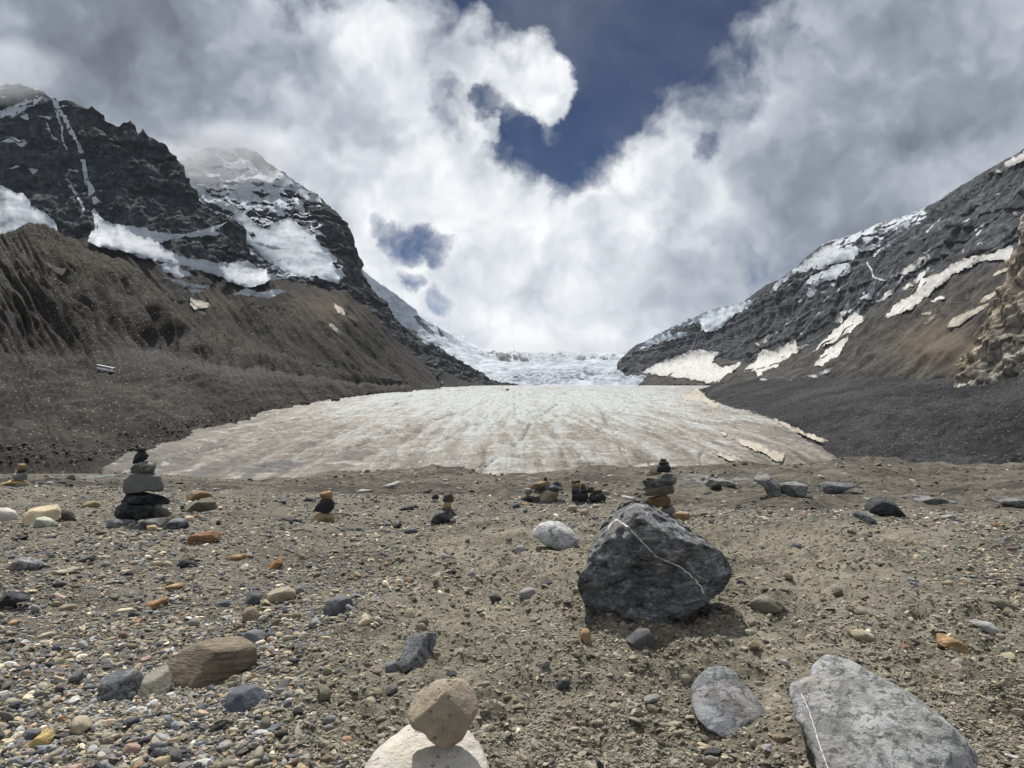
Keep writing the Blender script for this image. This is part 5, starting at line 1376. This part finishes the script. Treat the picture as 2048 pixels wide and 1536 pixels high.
stone('brown slab right of the orange rock behind the boulder', ZI([(1850, 670), (1930, 640), (2040, 640), (2030, 670), (1900, 690)]), (0.16, 0.12, 0.085), T=0.3)
DE = cairn_D(1175, 1006) + 0.1
cairn([
    ('left dark base block of the wall shaped cairn', ZI([(618, 560), (625, 508), (712, 518), (718, 565)]), (0.09, 0.095, 0.10), dict(ang=.9)),
    ('right blue grey base block of the wall shaped cairn', ZI([(720, 578), (730, 520), (830, 523), (834, 580)]), (0.12, 0.13, 0.145), dict(ang=.9)),
    ('black wide left block of the wall shaped cairn', ZI([(633, 520), (638, 438), (792, 436), (805, 490), (780, 522)]), (0.035, 0.036, 0.037), dict(ang=.9)),
    ('black wide right block of the wall shaped cairn', ZI([(798, 505), (828, 448), (950, 438), (988, 490), (972, 535), (860, 528)]), (0.045, 0.045, 0.044), dict(ang=.8)),
    ('grey square third row block of the wall shaped cairn', ZI([(628, 440), (638, 373), (712, 378), (718, 440)]), (0.075, 0.08, 0.09), dict(ang=.9)),
    ('black third row block of the wall shaped cairn', ZI([(718, 440), (728, 393), (842, 393), (853, 440)]), (0.04, 0.04, 0.04), dict(ang=.9)),
    ('rust topped right block of the wall shaped cairn', ZI([(848, 445), (858, 398), (942, 398), (944, 445)]), (0.11, 0.075, 0.055), dict(ang=.8)),
    ('yellow stone on the left of the wall shaped cairn', ZI([(628, 378), (634, 333), (717, 333), (718, 378)]), (0.30, 0.22, 0.10), dict(ang=.8)),
    ('thin black cap on the yellow stone of the wall cairn', ZI([(622, 337), (630, 315), (722, 312), (722, 334)]), (0.03, 0.03, 0.03), dict(level=3)),
    ('small olive stone on top middle of the wall shaped cairn', ZI([(718, 398), (728, 343), (772, 338), (778, 398)]), (0.10, 0.085, 0.05), dict(level=3)),
    ('small brown stone on top right of the wall shaped cairn', ZI([(778, 402), (798, 370), (862, 382), (855, 408)]), (0.13, 0.10, 0.07), dict(level=3))], DE, 'E', 'stones of the wall shaped cairn')
stone('round tan and olive stone below the wall shaped cairn', ZI([(572, 620), (600, 570), (660, 558), (692, 600), (640, 645)]), (0.30, 0.25, 0.16))
stone('pinkish round stone right below the wall shaped cairn', ZI([(712, 650), (740, 608), (800, 608), (808, 650), (760, 685)]), (0.34, 0.26, 0.20))
stone('small tan stone at the wall shaped cairn\'s right foot', ZI(ell(875, 580, 80, 55)), (0.32, 0.25, 0.18), level=3)
DFc = cairn_D(1075, 1006) + 0.1
cairn([
    ('dark base rock of the low spread cairn at centre', ZI([(105, 505), (180, 468), (290, 478), (315, 520), (292, 550), (200, 548)]), (0.04, 0.04, 0.04), dict(mat='mottled')),
    ('pale grey stone on the left of the low spread cairn', ZI([(133, 422), (150, 388), (220, 388), (233, 432), (182, 475)]), (0.20, 0.205, 0.205), {}),
    ('dark arching slab of the low spread cairn', ZI([(228, 432), (300, 378), (400, 358), (480, 318), (522, 350), (550, 425), (420, 405), (300, 448)]), (0.06, 0.065, 0.075), dict(T=0.3, mat='mottled')),
    ('brown tilted slab on top of the low spread cairn', ZI([(188, 388), (280, 333), (350, 308), (418, 330), (400, 355), (230, 408)]), (0.21, 0.155, 0.085), dict(T=0.3)),
    ('tiny black peak stone of the low spread cairn', ZI([(338, 325), (348, 280), (372, 272), (384, 318)]), (0.035, 0.035, 0.037), dict(level=3)),
    ('sandy lump right of the low spread cairn\'s base', ZI([(298, 475), (350, 400), (430, 390), (505, 430), (485, 485), (400, 560), (305, 560)]), (0.32, 0.28, 0.20), {})], DFc, 'F', 'stones of the low spread cairn')
stone('blue grey heap stone at the low cairn\'s left foot', ZI([(-20, 590), (30, 545), (90, 540), (110, 590), (40, 610)]), SL)
stone('brown slab at the low spread cairn\'s front', ZI([(100, 560), (130, 535), (230, 545), (240, 570), (150, 580)]), (0.22, 0.14, 0.08), level=3, T=0.3)
DGc = cairn_D(40, 972) + 0.1
cairn([
    ('yellow base rock of the small cairn at the far left', ZF([(-10, 640), (60, 570), (200, 508), (330, 503), (435, 560), (435, 605), (250, 615), (100, 660)]), (0.48, 0.36, 0.17), {}),
    ('grey middle stone of the small cairn at the far left', ZF([(222, 435), (260, 388), (420, 378), (458, 440), (442, 515), (310, 520), (240, 480)]), (0.22, 0.215, 0.20), {}),
    ('thin black stone of the small cairn at the far left', ZF([(303, 385), (310, 345), (420, 335), (424, 385)]), (0.04, 0.037, 0.033), {}),
    ('brown top stone of the small cairn at the far left', ZF([(296, 345), (310, 280), (330, 235), (420, 228), (445, 290), (415, 345)]), (0.24, 0.17, 0.10), {})], DGc, 'G', 'stones of the far left cairn')
for i, (pts, c) in enumerate([([(640, 590), (660, 550), (720, 545), (760, 600), (690, 605)], DK), ([(760, 590), (820, 535), (880, 540), (940, 600), (830, 612)], (0.30, 0.29, 0.27)),
        ([(940, 530), (960, 490), (1000, 480), (1010, 520), (980, 540)], DK), ([(985, 600), (1000, 530), (1110, 510), (1130, 590), (1060, 612)], DK),
        ([(1098, 620), (1110, 580), (1230, 575), (1260, 620), (1180, 640)], (0.025, 0.026, 0.03)), ([(1690, 600), (1710, 565), (1750, 570), (1760, 600), (1720, 612)], DK)]):
    stone(['black lump stone right of the far left cairn', 'white topped stone in the dark row right of far left cairn', 'tiny upright black stone in the dark row at far left', 'broad black stone in the dark row at far left', 'smooth black oblong at the right end of the dark row', 'single round black stone before the milky pond'][i], ZF(pts), c, level=3)
stone('dark ridged rock on the crest at right', ZJ([(1103, 345), (1140, 290), (1200, 278), (1270, 310), (1320, 370), (1348, 415), (1250, 405), (1150, 380)]), (0.055, 0.057, 0.062), level=5, mat='fractured', name='boulder', cat='boulder')
stone('grey slab leaning left of the dark ridged crest rock', ZJ([(1022, 385), (1050, 358), (1110, 370), (1165, 420), (1155, 448), (1060, 410)]), (0.11, 0.115, 0.12), mat='mottled', T=0.35)
stone('white grey stone right of the dark ridged crest rock', ZJ(ell(1598, 402, 78, 36)), PG, level=3)
stone('black stone at the crest between cairn and dark rock', ZJ(ell(342, 345, 34, 22)), DK, level=3)

# --- bedrock knobs on the hummocks behind the crest
def knob(label, pts, col, D=None, **kw):
    k = dict(T=0.5, level=5, ang=0.7, mat='mottled', name='rock_knob', cat='rock', group='bedrock knobs behind the crest'); k.update(kw)
    stone(label, pts, tuple(c_ * 0.68 for c_ in col), D=D, **k)
knob('grey jagged rock rib on the hummocks, right of the cairn behind the boulder', ZJ([(440, 180), (470, 130), (530, 150), (590, 200), (600, 280), (520, 270), (500, 220)]), (0.20, 0.20, 0.20))
knob('grey rock band right of the jagged rib', ZJ([(590, 205), (680, 185), (760, 210), (740, 280), (640, 285), (590, 250)]), (0.19, 0.19, 0.185))
knob('dark grey layered rock in the middle of the right hummocks', ZJ([(820, 215), (880, 190), (980, 195), (1060, 205), (960, 250), (880, 270)]), (0.16, 0.165, 0.175), T=0.3)
knob('low grey rock mound left of the jagged rib', ZJ([(150, 200), (190, 168), (260, 170), (330, 205), (260, 222), (170, 218)]), (0.19, 0.19, 0.185), T=0.3)
knob('long low grey rock shelf at the right hummocks', ZJ([(1300, 300), (1380, 265), (1500, 280), (1620, 300), (1690, 335), (1500, 330), (1340, 325)]), (0.20, 0.20, 0.20), T=0.25)
knob('grey rock shelf at the right edge behind the crest', ZJ([(1830, 290), (1920, 280), (2080, 300), (2080, 350), (1950, 330)]), (0.19, 0.19, 0.19), T=0.25)
knob('pale ice crusted rock on the hummocks left of centre', ZH([(1005, 130), (1100, 95), (1200, 65), (1270, 75), (1190, 120), (1100, 145)]), (0.42, 0.42, 0.41), T=0.3)
knob('small pale crusted rock below the larger pale one', ZH([(780, 165), (840, 145), (950, 155), (900, 185), (810, 190)]), (0.42, 0.41, 0.39), T=0.3)
knob('pale rock sliver on the hummock crest at centre', ZH([(1650, 48), (1700, 40), (1760, 60), (1700, 72)]), (0.40, 0.39, 0.37), T=0.3)
knob('white streaked rock directly left of the cairn behind the boulder', ZI([(1060, 440), (1120, 460), (1280, 480), (1290, 520), (1180, 515), (1080, 475)]), (0.40, 0.40, 0.40), T=0.3)
# ================================================================= SMALLER LOOSE STONES (each its own object)
PAL = {'slate grey': (0.088, 0.090, 0.096), 'black': (0.042, 0.044, 0.05), 'blue grey': (0.125, 0.135, 0.147), 'mid grey': (0.17, 0.17, 0.168), 'pale grey': (0.31, 0.31, 0.30),
       'tan': (0.30, 0.24, 0.16), 'cream': (0.48, 0.42, 0.31), 'rust brown': (0.23, 0.140, 0.085), 'orange': (0.36, 0.25, 0.14), 'olive': (0.20, 0.19, 0.14), 'pinkish': (0.30, 0.22, 0.18)}
PN = list(PAL); PW_G = np.array([.17, .13, .08, .17, .09, .14, .07, .025, .004, .08, .03]); PW_D = np.array([.17, .10, .08, .16, .07, .20, .06, .025, .006, .08, .03])

def proto_stone(seed, level=2, flat=0.5, ang=0.5):
    rs = np.random.RandomState(seed)
    V, Fc = ico(level)
    P = V.copy()
    for _ in range(rs.randint(6, 12)):
        n = rs.normal(size=3); n /= np.linalg.norm(n)
        h = rs.uniform(0.42, 0.8)
        d = P @ n
        P = P - np.outer(np.maximum(d - h, 0) * ang, n)
    P *= np.array([1.0, rs.uniform(0.6, 0.95), flat * rs.uniform(0.8, 1.2)])
    P += V * (fbm(P * 1.6 + seed, 3) * 0.16)[:, None]
    return P, Fc
loose = []
for i in range(14):
    P, Fc = proto_stone(i, 3, [0.45, 0.6, 0.35, 0.7][i % 4], 0.75)
    loose.append(new_mesh('stone', P * 0.5, Fc, True, MS['plain']))

REFS = [(1310, 1130, 'the big black boulder'), (1760, 1440, 'the large pale slab'), (1455, 1400, 'the dark speckled rock'), (425, 1330, 'the large brown rock'), (850, 1440, 'the balanced stone'),
        (835, 1305, 'the tilted grey slab'), (676, 1212, 'the round dark grey stone'), (556, 1192, 'the beige wedge stone'), (1110, 1072, 'the pale rounded grey rock'), (285, 1010, 'the tall left cairn'),
        (645, 1030, 'the three stone cairn'), (890, 1030, 'the head shaped cairn'), (1175, 990, 'the wall shaped cairn'), (1320, 990, 'the cairn behind the boulder'), (85, 1030, 'the cream boulder'),
        (1907, 1292, 'the bright orange stone'), (80, 1482, 'the yellow angular stone'), (312, 1206, 'the orange tan wedge stone'), (50, 1130, 'the grey lumpy rock'), (408, 1077, 'the rust brown block'),
        (1770, 1015, 'the dark ridged crest rock'), (25, 1205, 'the black rock at the left edge'), (245, 1370, 'the dark grey rock'), (495, 1398, 'the blue black block'), (265, 1502, 'the red brown stone'),
        (1533, 1212, 'the olive grey angular stone'), (1280, 1282, 'the dark pyramid stone'), (132, 1217, 'the grey brown oval stone'), (1985, 1205, 'the grey brown flat stone')]
used_labels = set()
rs = np.random.RandomState(11)
N_LOOSE = max(60, 300 - len(HERO)); made = 0; tries = 0; taken = []
while made < N_LOOSE and tries < 20000:
    tries += 1
    px = rs.uniform(-20, 2068); py = 1000 + 545 * rs.rand() ** 1.15
    w = 1.0 if px < 620 else (0.42 if px < 1180 else 0.5 if py < 1200 else 0.28)
    if rs.rand() > w: continue
    if any(a - 6 < px < b + 6 and c - 4 < py < d + 8 for a, b, c, d, _ in HERO): continue
    h = ground_hit(px, py)
    if h[1] > 17: continue
    size = np.exp(rs.normal(np.log(0.070), 0.33)) * (1 + 0.06 * max(0, h[1] - 4))
    if any((h[0] - x) ** 2 + (h[1] - y) ** 2 < (0.5 * (size + s)) ** 2 * 0.8 for x, y, s in taken): continue
    taken.append((h[0], h[1], size))
    g = float(gravel_mask(h[:1], h[1:2])[0])
    nm = PN[rs.choice(len(PN), p=(PW_G if g > 0.5 else PW_D) / (PW_G if g > 0.5 else PW_D).sum())]
    c = np.array(PAL[nm]) * rs.uniform(0.8, 1.2)
    k = rs.randint(14)
    shp = ['flat oval', 'rounded', 'thin slabby', 'blocky'][k % 4]
    szw = 'tiny' if size < 0.062 else 'small' if size < 0.085 else 'fist sized'
    rx, ry, rn = min(REFS, key=lambda r: (r[0] - px) ** 2 + (1.5 * (r[1] - py)) ** 2)
    dx, dy = px - rx, 1.5 * (py - ry)
    rel = ('right of' if dx > 0 else 'left of') if abs(dx) > abs(dy) else ('below' if dy > 0 else 'above')
    far = '' if math.hypot(dx, dy) < 170 else 'well '
    lab = '%s %s %s stone %s%s %s' % (szw, shp, nm, far, rel, rn)
    for extra_word in ('', 'half buried ', 'single '):
        cand = lab.replace(' stone ', ' stone ', 1) if not extra_word else extra_word + lab
        if cand not in used_labels: break
    used_labels.add(cand)
    o = add('stone', loose[k], label=cand, cat='stone', group='small loose stones in the foreground gravel')
    z = float(ground_z(h[:1], h[1:2])[0])
    fl = [0.45, 0.6, 0.35, 0.7][k % 4]
    o.location = (h[0], h[1], z + size * fl * 0.28)
    o.scale = (size * rs.uniform(.85, 1.25), size * rs.uniform(.8, 1.1), size * rs.uniform(0.8, 1.1))
    o.rotation_euler = (rs.normal(0, .18), rs.normal(0, .18), rs.uniform(0, 6.28))
    o.color = (c[0], c[1], c[2], 1)
    made += 1

# ================================================================= GRAVEL (uncountable pebbles)
def pebble_material():
    m, N, fin = material('gravel pebbles')
    c = N.attr('pcol', 'INSTANCER', 'Vector')
    p = geo_pos(N)
    n = N.noise(p, 55.0, 5, 0.65)
    c = N.vm('SCALE', c, scale=N.mr(n, 0.3, 0.72, 0.6, 1.4, False))
    return fin(c, 0.85, bump(N, n, 0.006, 0.8), 0.25)
M_peb = pebble_material()
pcoll = bpy.data.collections.new('pebble shapes')
for i in range(10):
    P, Fc = proto_stone(40 + i, 2, [0.45, 0.65, 0.35, 0.8, 0.5][i % 5], 1.0)
    ob = bpy.data.objects.new('pebble_%02d' % i, new_mesh('pebble', P * 0.5, Fc, i % 3 == 0, M_peb)); pcoll.objects.link(ob)

def scatter(name, X_, Y_, S, C, seed, label, cat, Z_=None):
    rs = np.random.RandomState(seed); n = len(X_)
    if Z_ is None: Z_ = ground_z(X_, Y_)
    me = bpy.data.meshes.new(name); me.vertices.add(n)
    me.vertices.foreach_set('co', np.stack([X_, Y_, Z_ + S * 0.04], -1).astype(np.float32).ravel())
    def fa(nm, typ, key, arr):
        a = me.attributes.new(nm, typ, 'POINT'); a.data.foreach_set(key, np.ascontiguousarray(arr).ravel())
    fa('prot', 'FLOAT_VECTOR', 'vector', np.stack([rs.normal(0, .25, n), rs.normal(0, .25, n), rs.uniform(0, 6.28, n)], -1).astype(np.float32))
    fa('pscl', 'FLOAT_VECTOR', 'vector', (S[:, None] * np.stack([rs.uniform(.9, 1.4, n), rs.uniform(.7, 1.1, n), rs.uniform(.7, 1.1, n)], -1)).astype(np.float32))
    fa('pcol', 'FLOAT_VECTOR', 'vector', C.astype(np.float32))
    fa('pidx', 'INT', 'value', rs.randint(0, 10, n).astype(np.int32))
    o = add(name, me, label=label, cat=cat, kind='stuff')
    ng = bpy.data.node_groups.new('scatter ' + name, 'GeometryNodeTree')
    ng.interface.new_socket('Geometry', in_out='INPUT', socket_type='NodeSocketGeometry')
    ng.interface.new_socket('Geometry', in_out='OUTPUT', socket_type='NodeSocketGeometry')
    gi = ng.nodes.new('NodeGroupInput'); go = ng.nodes.new('NodeGroupOutput')
    ci = ng.nodes.new('GeometryNodeCollectionInfo'); ci.inputs['Collection'].default_value = pcoll
    ci.inputs['Separate Children'].default_value = True; ci.inputs['Reset Children'].default_value = True
    mp = ng.nodes.new('GeometryNodeMeshToPoints')
    ip = ng.nodes.new('GeometryNodeInstanceOnPoints'); ip.inputs['Pick Instance'].default_value = True
    def na(nm, typ):
        a = ng.nodes.new('GeometryNodeInputNamedAttribute'); a.data_type = typ; a.inputs['Name'].default_value = nm
        return a.outputs['Attribute']
    L = ng.links.new
    L(gi.outputs[0], mp.inputs['Mesh']); L(mp.outputs[0], ip.inputs['Points']); L(ci.outputs[0], ip.inputs['Instance'])
    L(na('pidx', 'INT'), ip.inputs['Instance Index']); L(na('prot', 'FLOAT_VECTOR'), ip.inputs['Rotation']); L(na('pscl', 'FLOAT_VECTOR'), ip.inputs['Scale'])
    L(ip.outputs[0], go.inputs[0])
    md = o.modifiers.new('scatter', 'NODES'); md.node_group = ng
    return o

def pick_cols(rs, n, g):
    pal = np.array([PAL[k] for k in PN])
    ig = rs.choice(len(PN), n, p=PW_G / PW_G.sum()); idd = rs.choice(len(PN), n, p=PW_D / PW_D.sum())
    c = np.where((rs.rand(n) < g)[:, None], pal[ig], pal[idd])
    c = c * rs.uniform(0.8, 1.5, n)[:, None]
    clod = rs.rand(n) > (0.10 + 0.55 * g)
    dirt = np.array([0.21, 0.193, 0.148]) * rs.uniform(0.45, 1.45, n)[:, None]
    return np.where(clod[:, None], dirt, c)

rs = np.random.RandomState(5)
n = 590000
yy = 1 / rs.uniform(1 / 17.0, 1 / 2.2, n); uu = rs.uniform(-1.10, 1.10, n); xx = uu * np.maximum(yy, 2.5)
g = gravel_mask(xx, yy)
patch = sstep(fbm(np.stack([xx / 0.9, yy / 0.9, 0 * xx + 12], -1), 3), -0.30, 0.25)
keep = rs.rand(n) < np.where(g > 0.5, 0.40 + 0.25 * patch, 0.22 + 0.48 * patch)
xx, yy, g = xx[keep], yy[keep], g[keep]; n = len(xx)
S = np.exp(rs.normal(np.log(0.0132), 0.62, n)) * (0.75 + 0.10 * yy) * (0.80 + 0.40 * g)
S = np.clip(S, 0.006, 0.085)
scatter('gravel', xx, yy, S, pick_cols(rs, n, g), 3, 'mixed grey, tan and rust pebbles covering the foreground', 'gravel')
n = 24000
yy = np.exp(rs.uniform(np.log(15), np.log(240), n)); uu = rs.uniform(-0.72, 0.72, n); xx = uu * yy
S = np.exp(rs.normal(np.log(0.105), 0.6, n)) * (yy / 40.0) ** 0.6
c = np.array([0.12, 0.113, 0.098]) * np.exp(rs.normal(0, 0.65, n))[:, None]
scatter('rubble', xx, yy, np.clip(S, 0.05, 0.9), c, 4, 'scattered dark rubble on the hummocks behind the crest', 'rubble')

def on_grid(G, n, seed, wfun=None):
    """random places on a terrain sheet, evenly over the sheet's own cells"""
    rs = np.random.RandomState(seed)
    nr, nc = G.shape[:2]
    i = rs.randint(0, nr - 2, n); j = rs.randint(0, nc - 2, n); a = rs.rand(n, 1); b = rs.rand(n, 1)
    P = (G[i, j] * (1 - a) + G[i, j + 1] * a) * (1 - b) + (G[i + 1, j] * (1 - a) + G[i + 1, j + 1] * a) * b
    return P, i, j
def slope_rubble(name, G, n, seed, smin, smed, pal, label):
    P, i, j = on_grid(G, n, seed); rs = np.random.RandomState(seed + 1)
    d = np.linalg.norm(P, axis=1)
    S = np.clip(np.exp(rs.normal(np.log(smed), 0.55, n)) * (d / 500.0) ** 0.6, smin, 9)
    C = np.array(pal)[rs.randint(0, len(pal), n)] * rs.uniform(0.7, 1.4, n)[:, None]
    scatter(name, P[:, 0], P[:, 1], S, C, seed, label, 'rubble', Z_=P[:, 2])
slope_rubble('rubble', GML, 26000, 61, 0.2, 0.42, [(0.04, 0.036, 0.032), (0.075, 0.068, 0.058), (0.12, 0.11, 0.095), (0.135, 0.125, 0.11), (0.03, 0.028, 0.026)], 'grey and brown rubble strewn over the left moraine slope')
slope_rubble('rubble', GMR, 20000, 62, 0.2, 0.42, [(0.022, 0.023, 0.025), (0.045, 0.046, 0.05), (0.09, 0.09, 0.095), (0.17, 0.17, 0.175), (0.018, 0.018, 0.02)], 'dark angular rubble strewn over the right moraine bank')

def margin_blocks(name, G, T, n, seed, med, pal, label):
    rows = np.where((T[:, 0] > 0.92) & (T[:, 0] < 1.14))[0]
    P, i, j = on_grid(G[rows[0]:rows[-1] + 2], n, seed); rs = np.random.RandomState(seed)
    d = np.linalg.norm(P, axis=1)
    S = np.clip(np.exp(rs.normal(np.log(med), 0.5, n)) * (d / 400.0) ** 0.6, 0.4, 8)
    C = np.array(pal)[rs.randint(0, len(pal), n)] * rs.uniform(0.7, 1.4, n)[:, None]
    scatter(name, P[:, 0], P[:, 1], S, C, seed, label, 'rubble', Z_=P[:, 2])
margin_blocks('rubble', GML, TML, 2600, 71, 1.0, [(0.02, 0.02, 0.02), (0.035, 0.034, 0.032), (0.07, 0.066, 0.06)], 'dark blocks heaped along the left edge of the ice')
# ================================================================= VEHICLES
def flat_mat(name, col, rough=0.5, spec=0.4):
    m, N, fin = material(name)
    p = geo_pos(N)
    c = N.mix(N.mr(N.noise(p, 1.2, 4, 0.6), 0.4, 0.7, 0, 0.3), col, tuple(x * 0.7 for x in col))
    return fin(c, rough, None, spec)
V_white = flat_mat('white coach paint', (0.75, 0.75, 0.74)); V_red = flat_mat('red coach paint', (0.20, 0.018, 0.015)); V_glass = flat_mat('dark tinted glass', (0.015, 0.017, 0.02), 0.15)
V_tyre = flat_mat('black rubber', (0.012, 0.012, 0.013), 0.9); V_dark = flat_mat('dark chassis metal', (0.03, 0.03, 0.032), 0.7); V_roof = flat_mat('pale roof paint', (0.5, 0.5, 0.5))

def box_mesh(name, mat, x0, x1, y0, y1, z0, z1, bev=0.0):
    b = bmesh.new(); bmesh.ops.create_cube(b, size=1.0)
    for v in b.verts:
        v.co = Vector(((x0 + x1) / 2 + v.co.x * (x1 - x0), (y0 + y1) / 2 + v.co.y * (y1 - y0), (z0 + z1) / 2 + v.co.z * (z1 - z0)))
    if bev: bmesh.ops.bevel(b, geom=b.edges[:], offset=bev, segments=3, affect='EDGES', profile=0.6)
    me = bpy.data.meshes.new(name); b.to_mesh(me); b.free(); me.materials.append(mat); return me
def wheel_mesh(name, r, w, mat):
    b = bmesh.new(); bmesh.ops.create_cone(b, cap_ends=True, segments=20, radius1=r, radius2=r, depth=w)
    for v in b.verts: v.co = Vector((v.co.x, v.co.z, v.co.y))
    bmesh.ops.bevel(b, geom=[e for e in b.edges if abs(e.verts[0].co.y - e.verts[1].co.y) < 1e-6], offset=r * 0.12, segments=2, affect='EDGES')
    me = bpy.data.meshes.new(name); b.to_mesh(me); b.free(); me.materials.append(mat); return me

def coach(name, label, loc, rotz, pitch, body, L=12.0, Wd=2.6, H=2.9, clear=0.6, wr=0.55, nwin=8, axles=(-4.0, 3.2, 4.4), group=None):
    root = bpy.data.objects.new(name, None); COL.objects.link(root); root.location = loc; root.rotation_euler = (0, pitch, rotz)
    root['label'] = label; root['category'] = 'bus'
    if group: root['group'] = group
    z0, z1 = clear, clear + H
    add('body', box_mesh('body', body, -L / 2, L / 2, -Wd / 2, Wd / 2, z0, z1 - 0.15, 0.22), parent=root)
    add('roof', box_mesh('roof', V_roof, -L / 2 + .3, L / 2 - .3, -Wd / 2 + .2, Wd / 2 - .2, z1 - .2, z1, 0.08), parent=root)
    pitchw = (L - 1.4) / nwin
    for s in (-1, 1):
        for i in range(nwin):
            x = -L / 2 + 0.9 + pitchw * i
            add('window', box_mesh('window', V_glass, x, x + pitchw * 0.80, s * (Wd / 2 - 0.03), s * (Wd / 2 + 0.02), z0 + H * 0.48, z0 + H * 0.86), parent=root)
        for ax in axles:
            o = add('wheel', wheel_mesh('tyre', wr, 0.42, V_tyre), parent=root, loc=(ax, s * (Wd / 2 - 0.18), wr))
            add('rim', wheel_mesh('rim', wr * 0.5, 0.05, V_roof), parent=o, loc=(0, s * 0.22, 0))
    for e in (-1, 1):
        add('windscreen', box_mesh('windscreen', V_glass, e * (L / 2 - .03), e * (L / 2 + .02), -Wd / 2 + .3, Wd / 2 - .3, z0 + H * .45, z0 + H * .9), parent=root)
    add('door', box_mesh('door', V_dark, -L / 2 + 0.25, -L / 2 + 0.85, -Wd / 2 - .03, -Wd / 2 + .02, z0 + .1, z0 + H * .85), parent=root)
    add('chassis', box_mesh('chassis', V_dark, -L / 2 + .5, L / 2 - .5, -Wd / 2 + .4, Wd / 2 - .4, wr * .8, z0 + .1), parent=root)
    return root

def on(bv, px, py):
    r = Vector(ray(px, py)).normalized(); h = bv.ray_cast(Vector(CAM), r)
    return np.array(h[0])
b1 = on(bv_ml, 193, 741); b2 = on(bv_ml, 231, 748)
mid = (b1 + b2) / 2; dv = b2 - b1
coach('coach', 'white coach driving down the moraine road on the left slope', (mid[0], mid[1] - 1.5, mid[2] + 0.5), math.atan2(dv[1], dv[0]) * 0.5, math.atan2(7, 38), V_white, L=11.5, H=2.6, group=None)
g1 = on(bv_gl, 611, 811)
coach('glacier_bus', 'red glacier bus standing at the left ice margin, nearer the camera', g1 + np.array([0, 0, 0.1]), 0.1, 0, V_red, L=11.5, H=2.9, clear=1.2, wr=0.85, group='red glacier buses', axles=(-3.8, 1.6, 3.9))
g2 = on(bv_gl, 671, 803)
coach('glacier_bus', 'dark red glacier bus farther up the ice than the other', g2 + np.array([0, 0, 0.1]), 0.5, 0, V_red, L=11.5, H=2.9, clear=1.2, wr=0.85, group='red glacier buses', axles=(-3.8, 1.6, 3.9))
g3 = on(bv_gl, 1015, 781)
coach('glacier_bus', 'tiny dark bus far up in the middle of the ice', g3 + np.array([0, 0, 0.1]), 1.2, 0, V_red, L=11.5, H=2.9, clear=1.2, wr=0.85, group='red glacier buses', axles=(-3.8, 1.6, 3.9))
# ================================================================= AIR AND SUMMIT CLOUDS
def haze():
    b = bmesh.new(); bmesh.ops.create_cube(b, size=1.0)
    me = bpy.data.meshes.new('haze'); b.to_mesh(me); b.free()
    m = bpy.data.materials.new('valley air'); m.use_nodes = True; t = m.node_tree; t.nodes.clear(); N = NT(t)
    v = N.n('ShaderNodeVolumePrincipled', ins={'Color': (0.80, 0.88, 1.0), 'Density': HAZE})
    N.n('ShaderNodeOutputMaterial', ins={'Volume': v})
    me.materials.append(m)
    o = add('haze', me, loc=(0, 4700, 480), label='thin pale air filling the whole valley', cat='haze', kind='stuff')
    o.scale = (9000, 9800, 1100)
HAZE = 0.9e-5
haze()
def summit_cloud(px, py, D, size, dens, seed, label):
    V, Fc = ico(4)
    P = V * (1 + 0.18 * fbm(V * 1.7 + seed, 3))[:, None] * np.array(size)
    m = bpy.data.materials.new('summit cloud'); m.use_nodes = True; t = m.node_tree; t.nodes.clear(); N = NT(t)
    oc = N.n('ShaderNodeTexCoord', 3)
    q = N.vm('DIVIDE', oc, tuple(size))
    fall = N.mr(N.vm('LENGTH', q), 1.0, 0.35)
    nz = N.mr(N.noise(oc, 0.0065, 4, 0.6), 0.36, 0.62)
    v = N.n('ShaderNodeVolumePrincipled', ins={'Color': (0.90, 0.94, 1.0), 'Anisotropy': 0.2, 'Density': N.m('MULTIPLY', N.m('MULTIPLY', fall, nz), dens)})
    N.n('ShaderNodeOutputMaterial', ins={'Volume': v})
    m.cycles.volume_sampling = 'MULTIPLE_IMPORTANCE'
    me = new_mesh('cloud', P, Fc, True, m)
    o = add('cloud', me, loc=at(np.array(px), np.array(py), np.array(D)), label=label, cat='cloud', kind='stuff')
summit_cloud(430.0, 308.0, 2640.0, (340, 160, 125), 0.011, 3, 'grey cloud wrapped around the snowy summit')
summit_cloud(0.0, 140.0, 1950.0, (210, 120, 85), 0.009, 9, 'grey cloud touching the dark cliff summit at far left')
summit_cloud(1110.0, 695.0, 5300.0, (900, 300, 95), 0.003, 14, 'pale mist lying on the rim above the icefall')
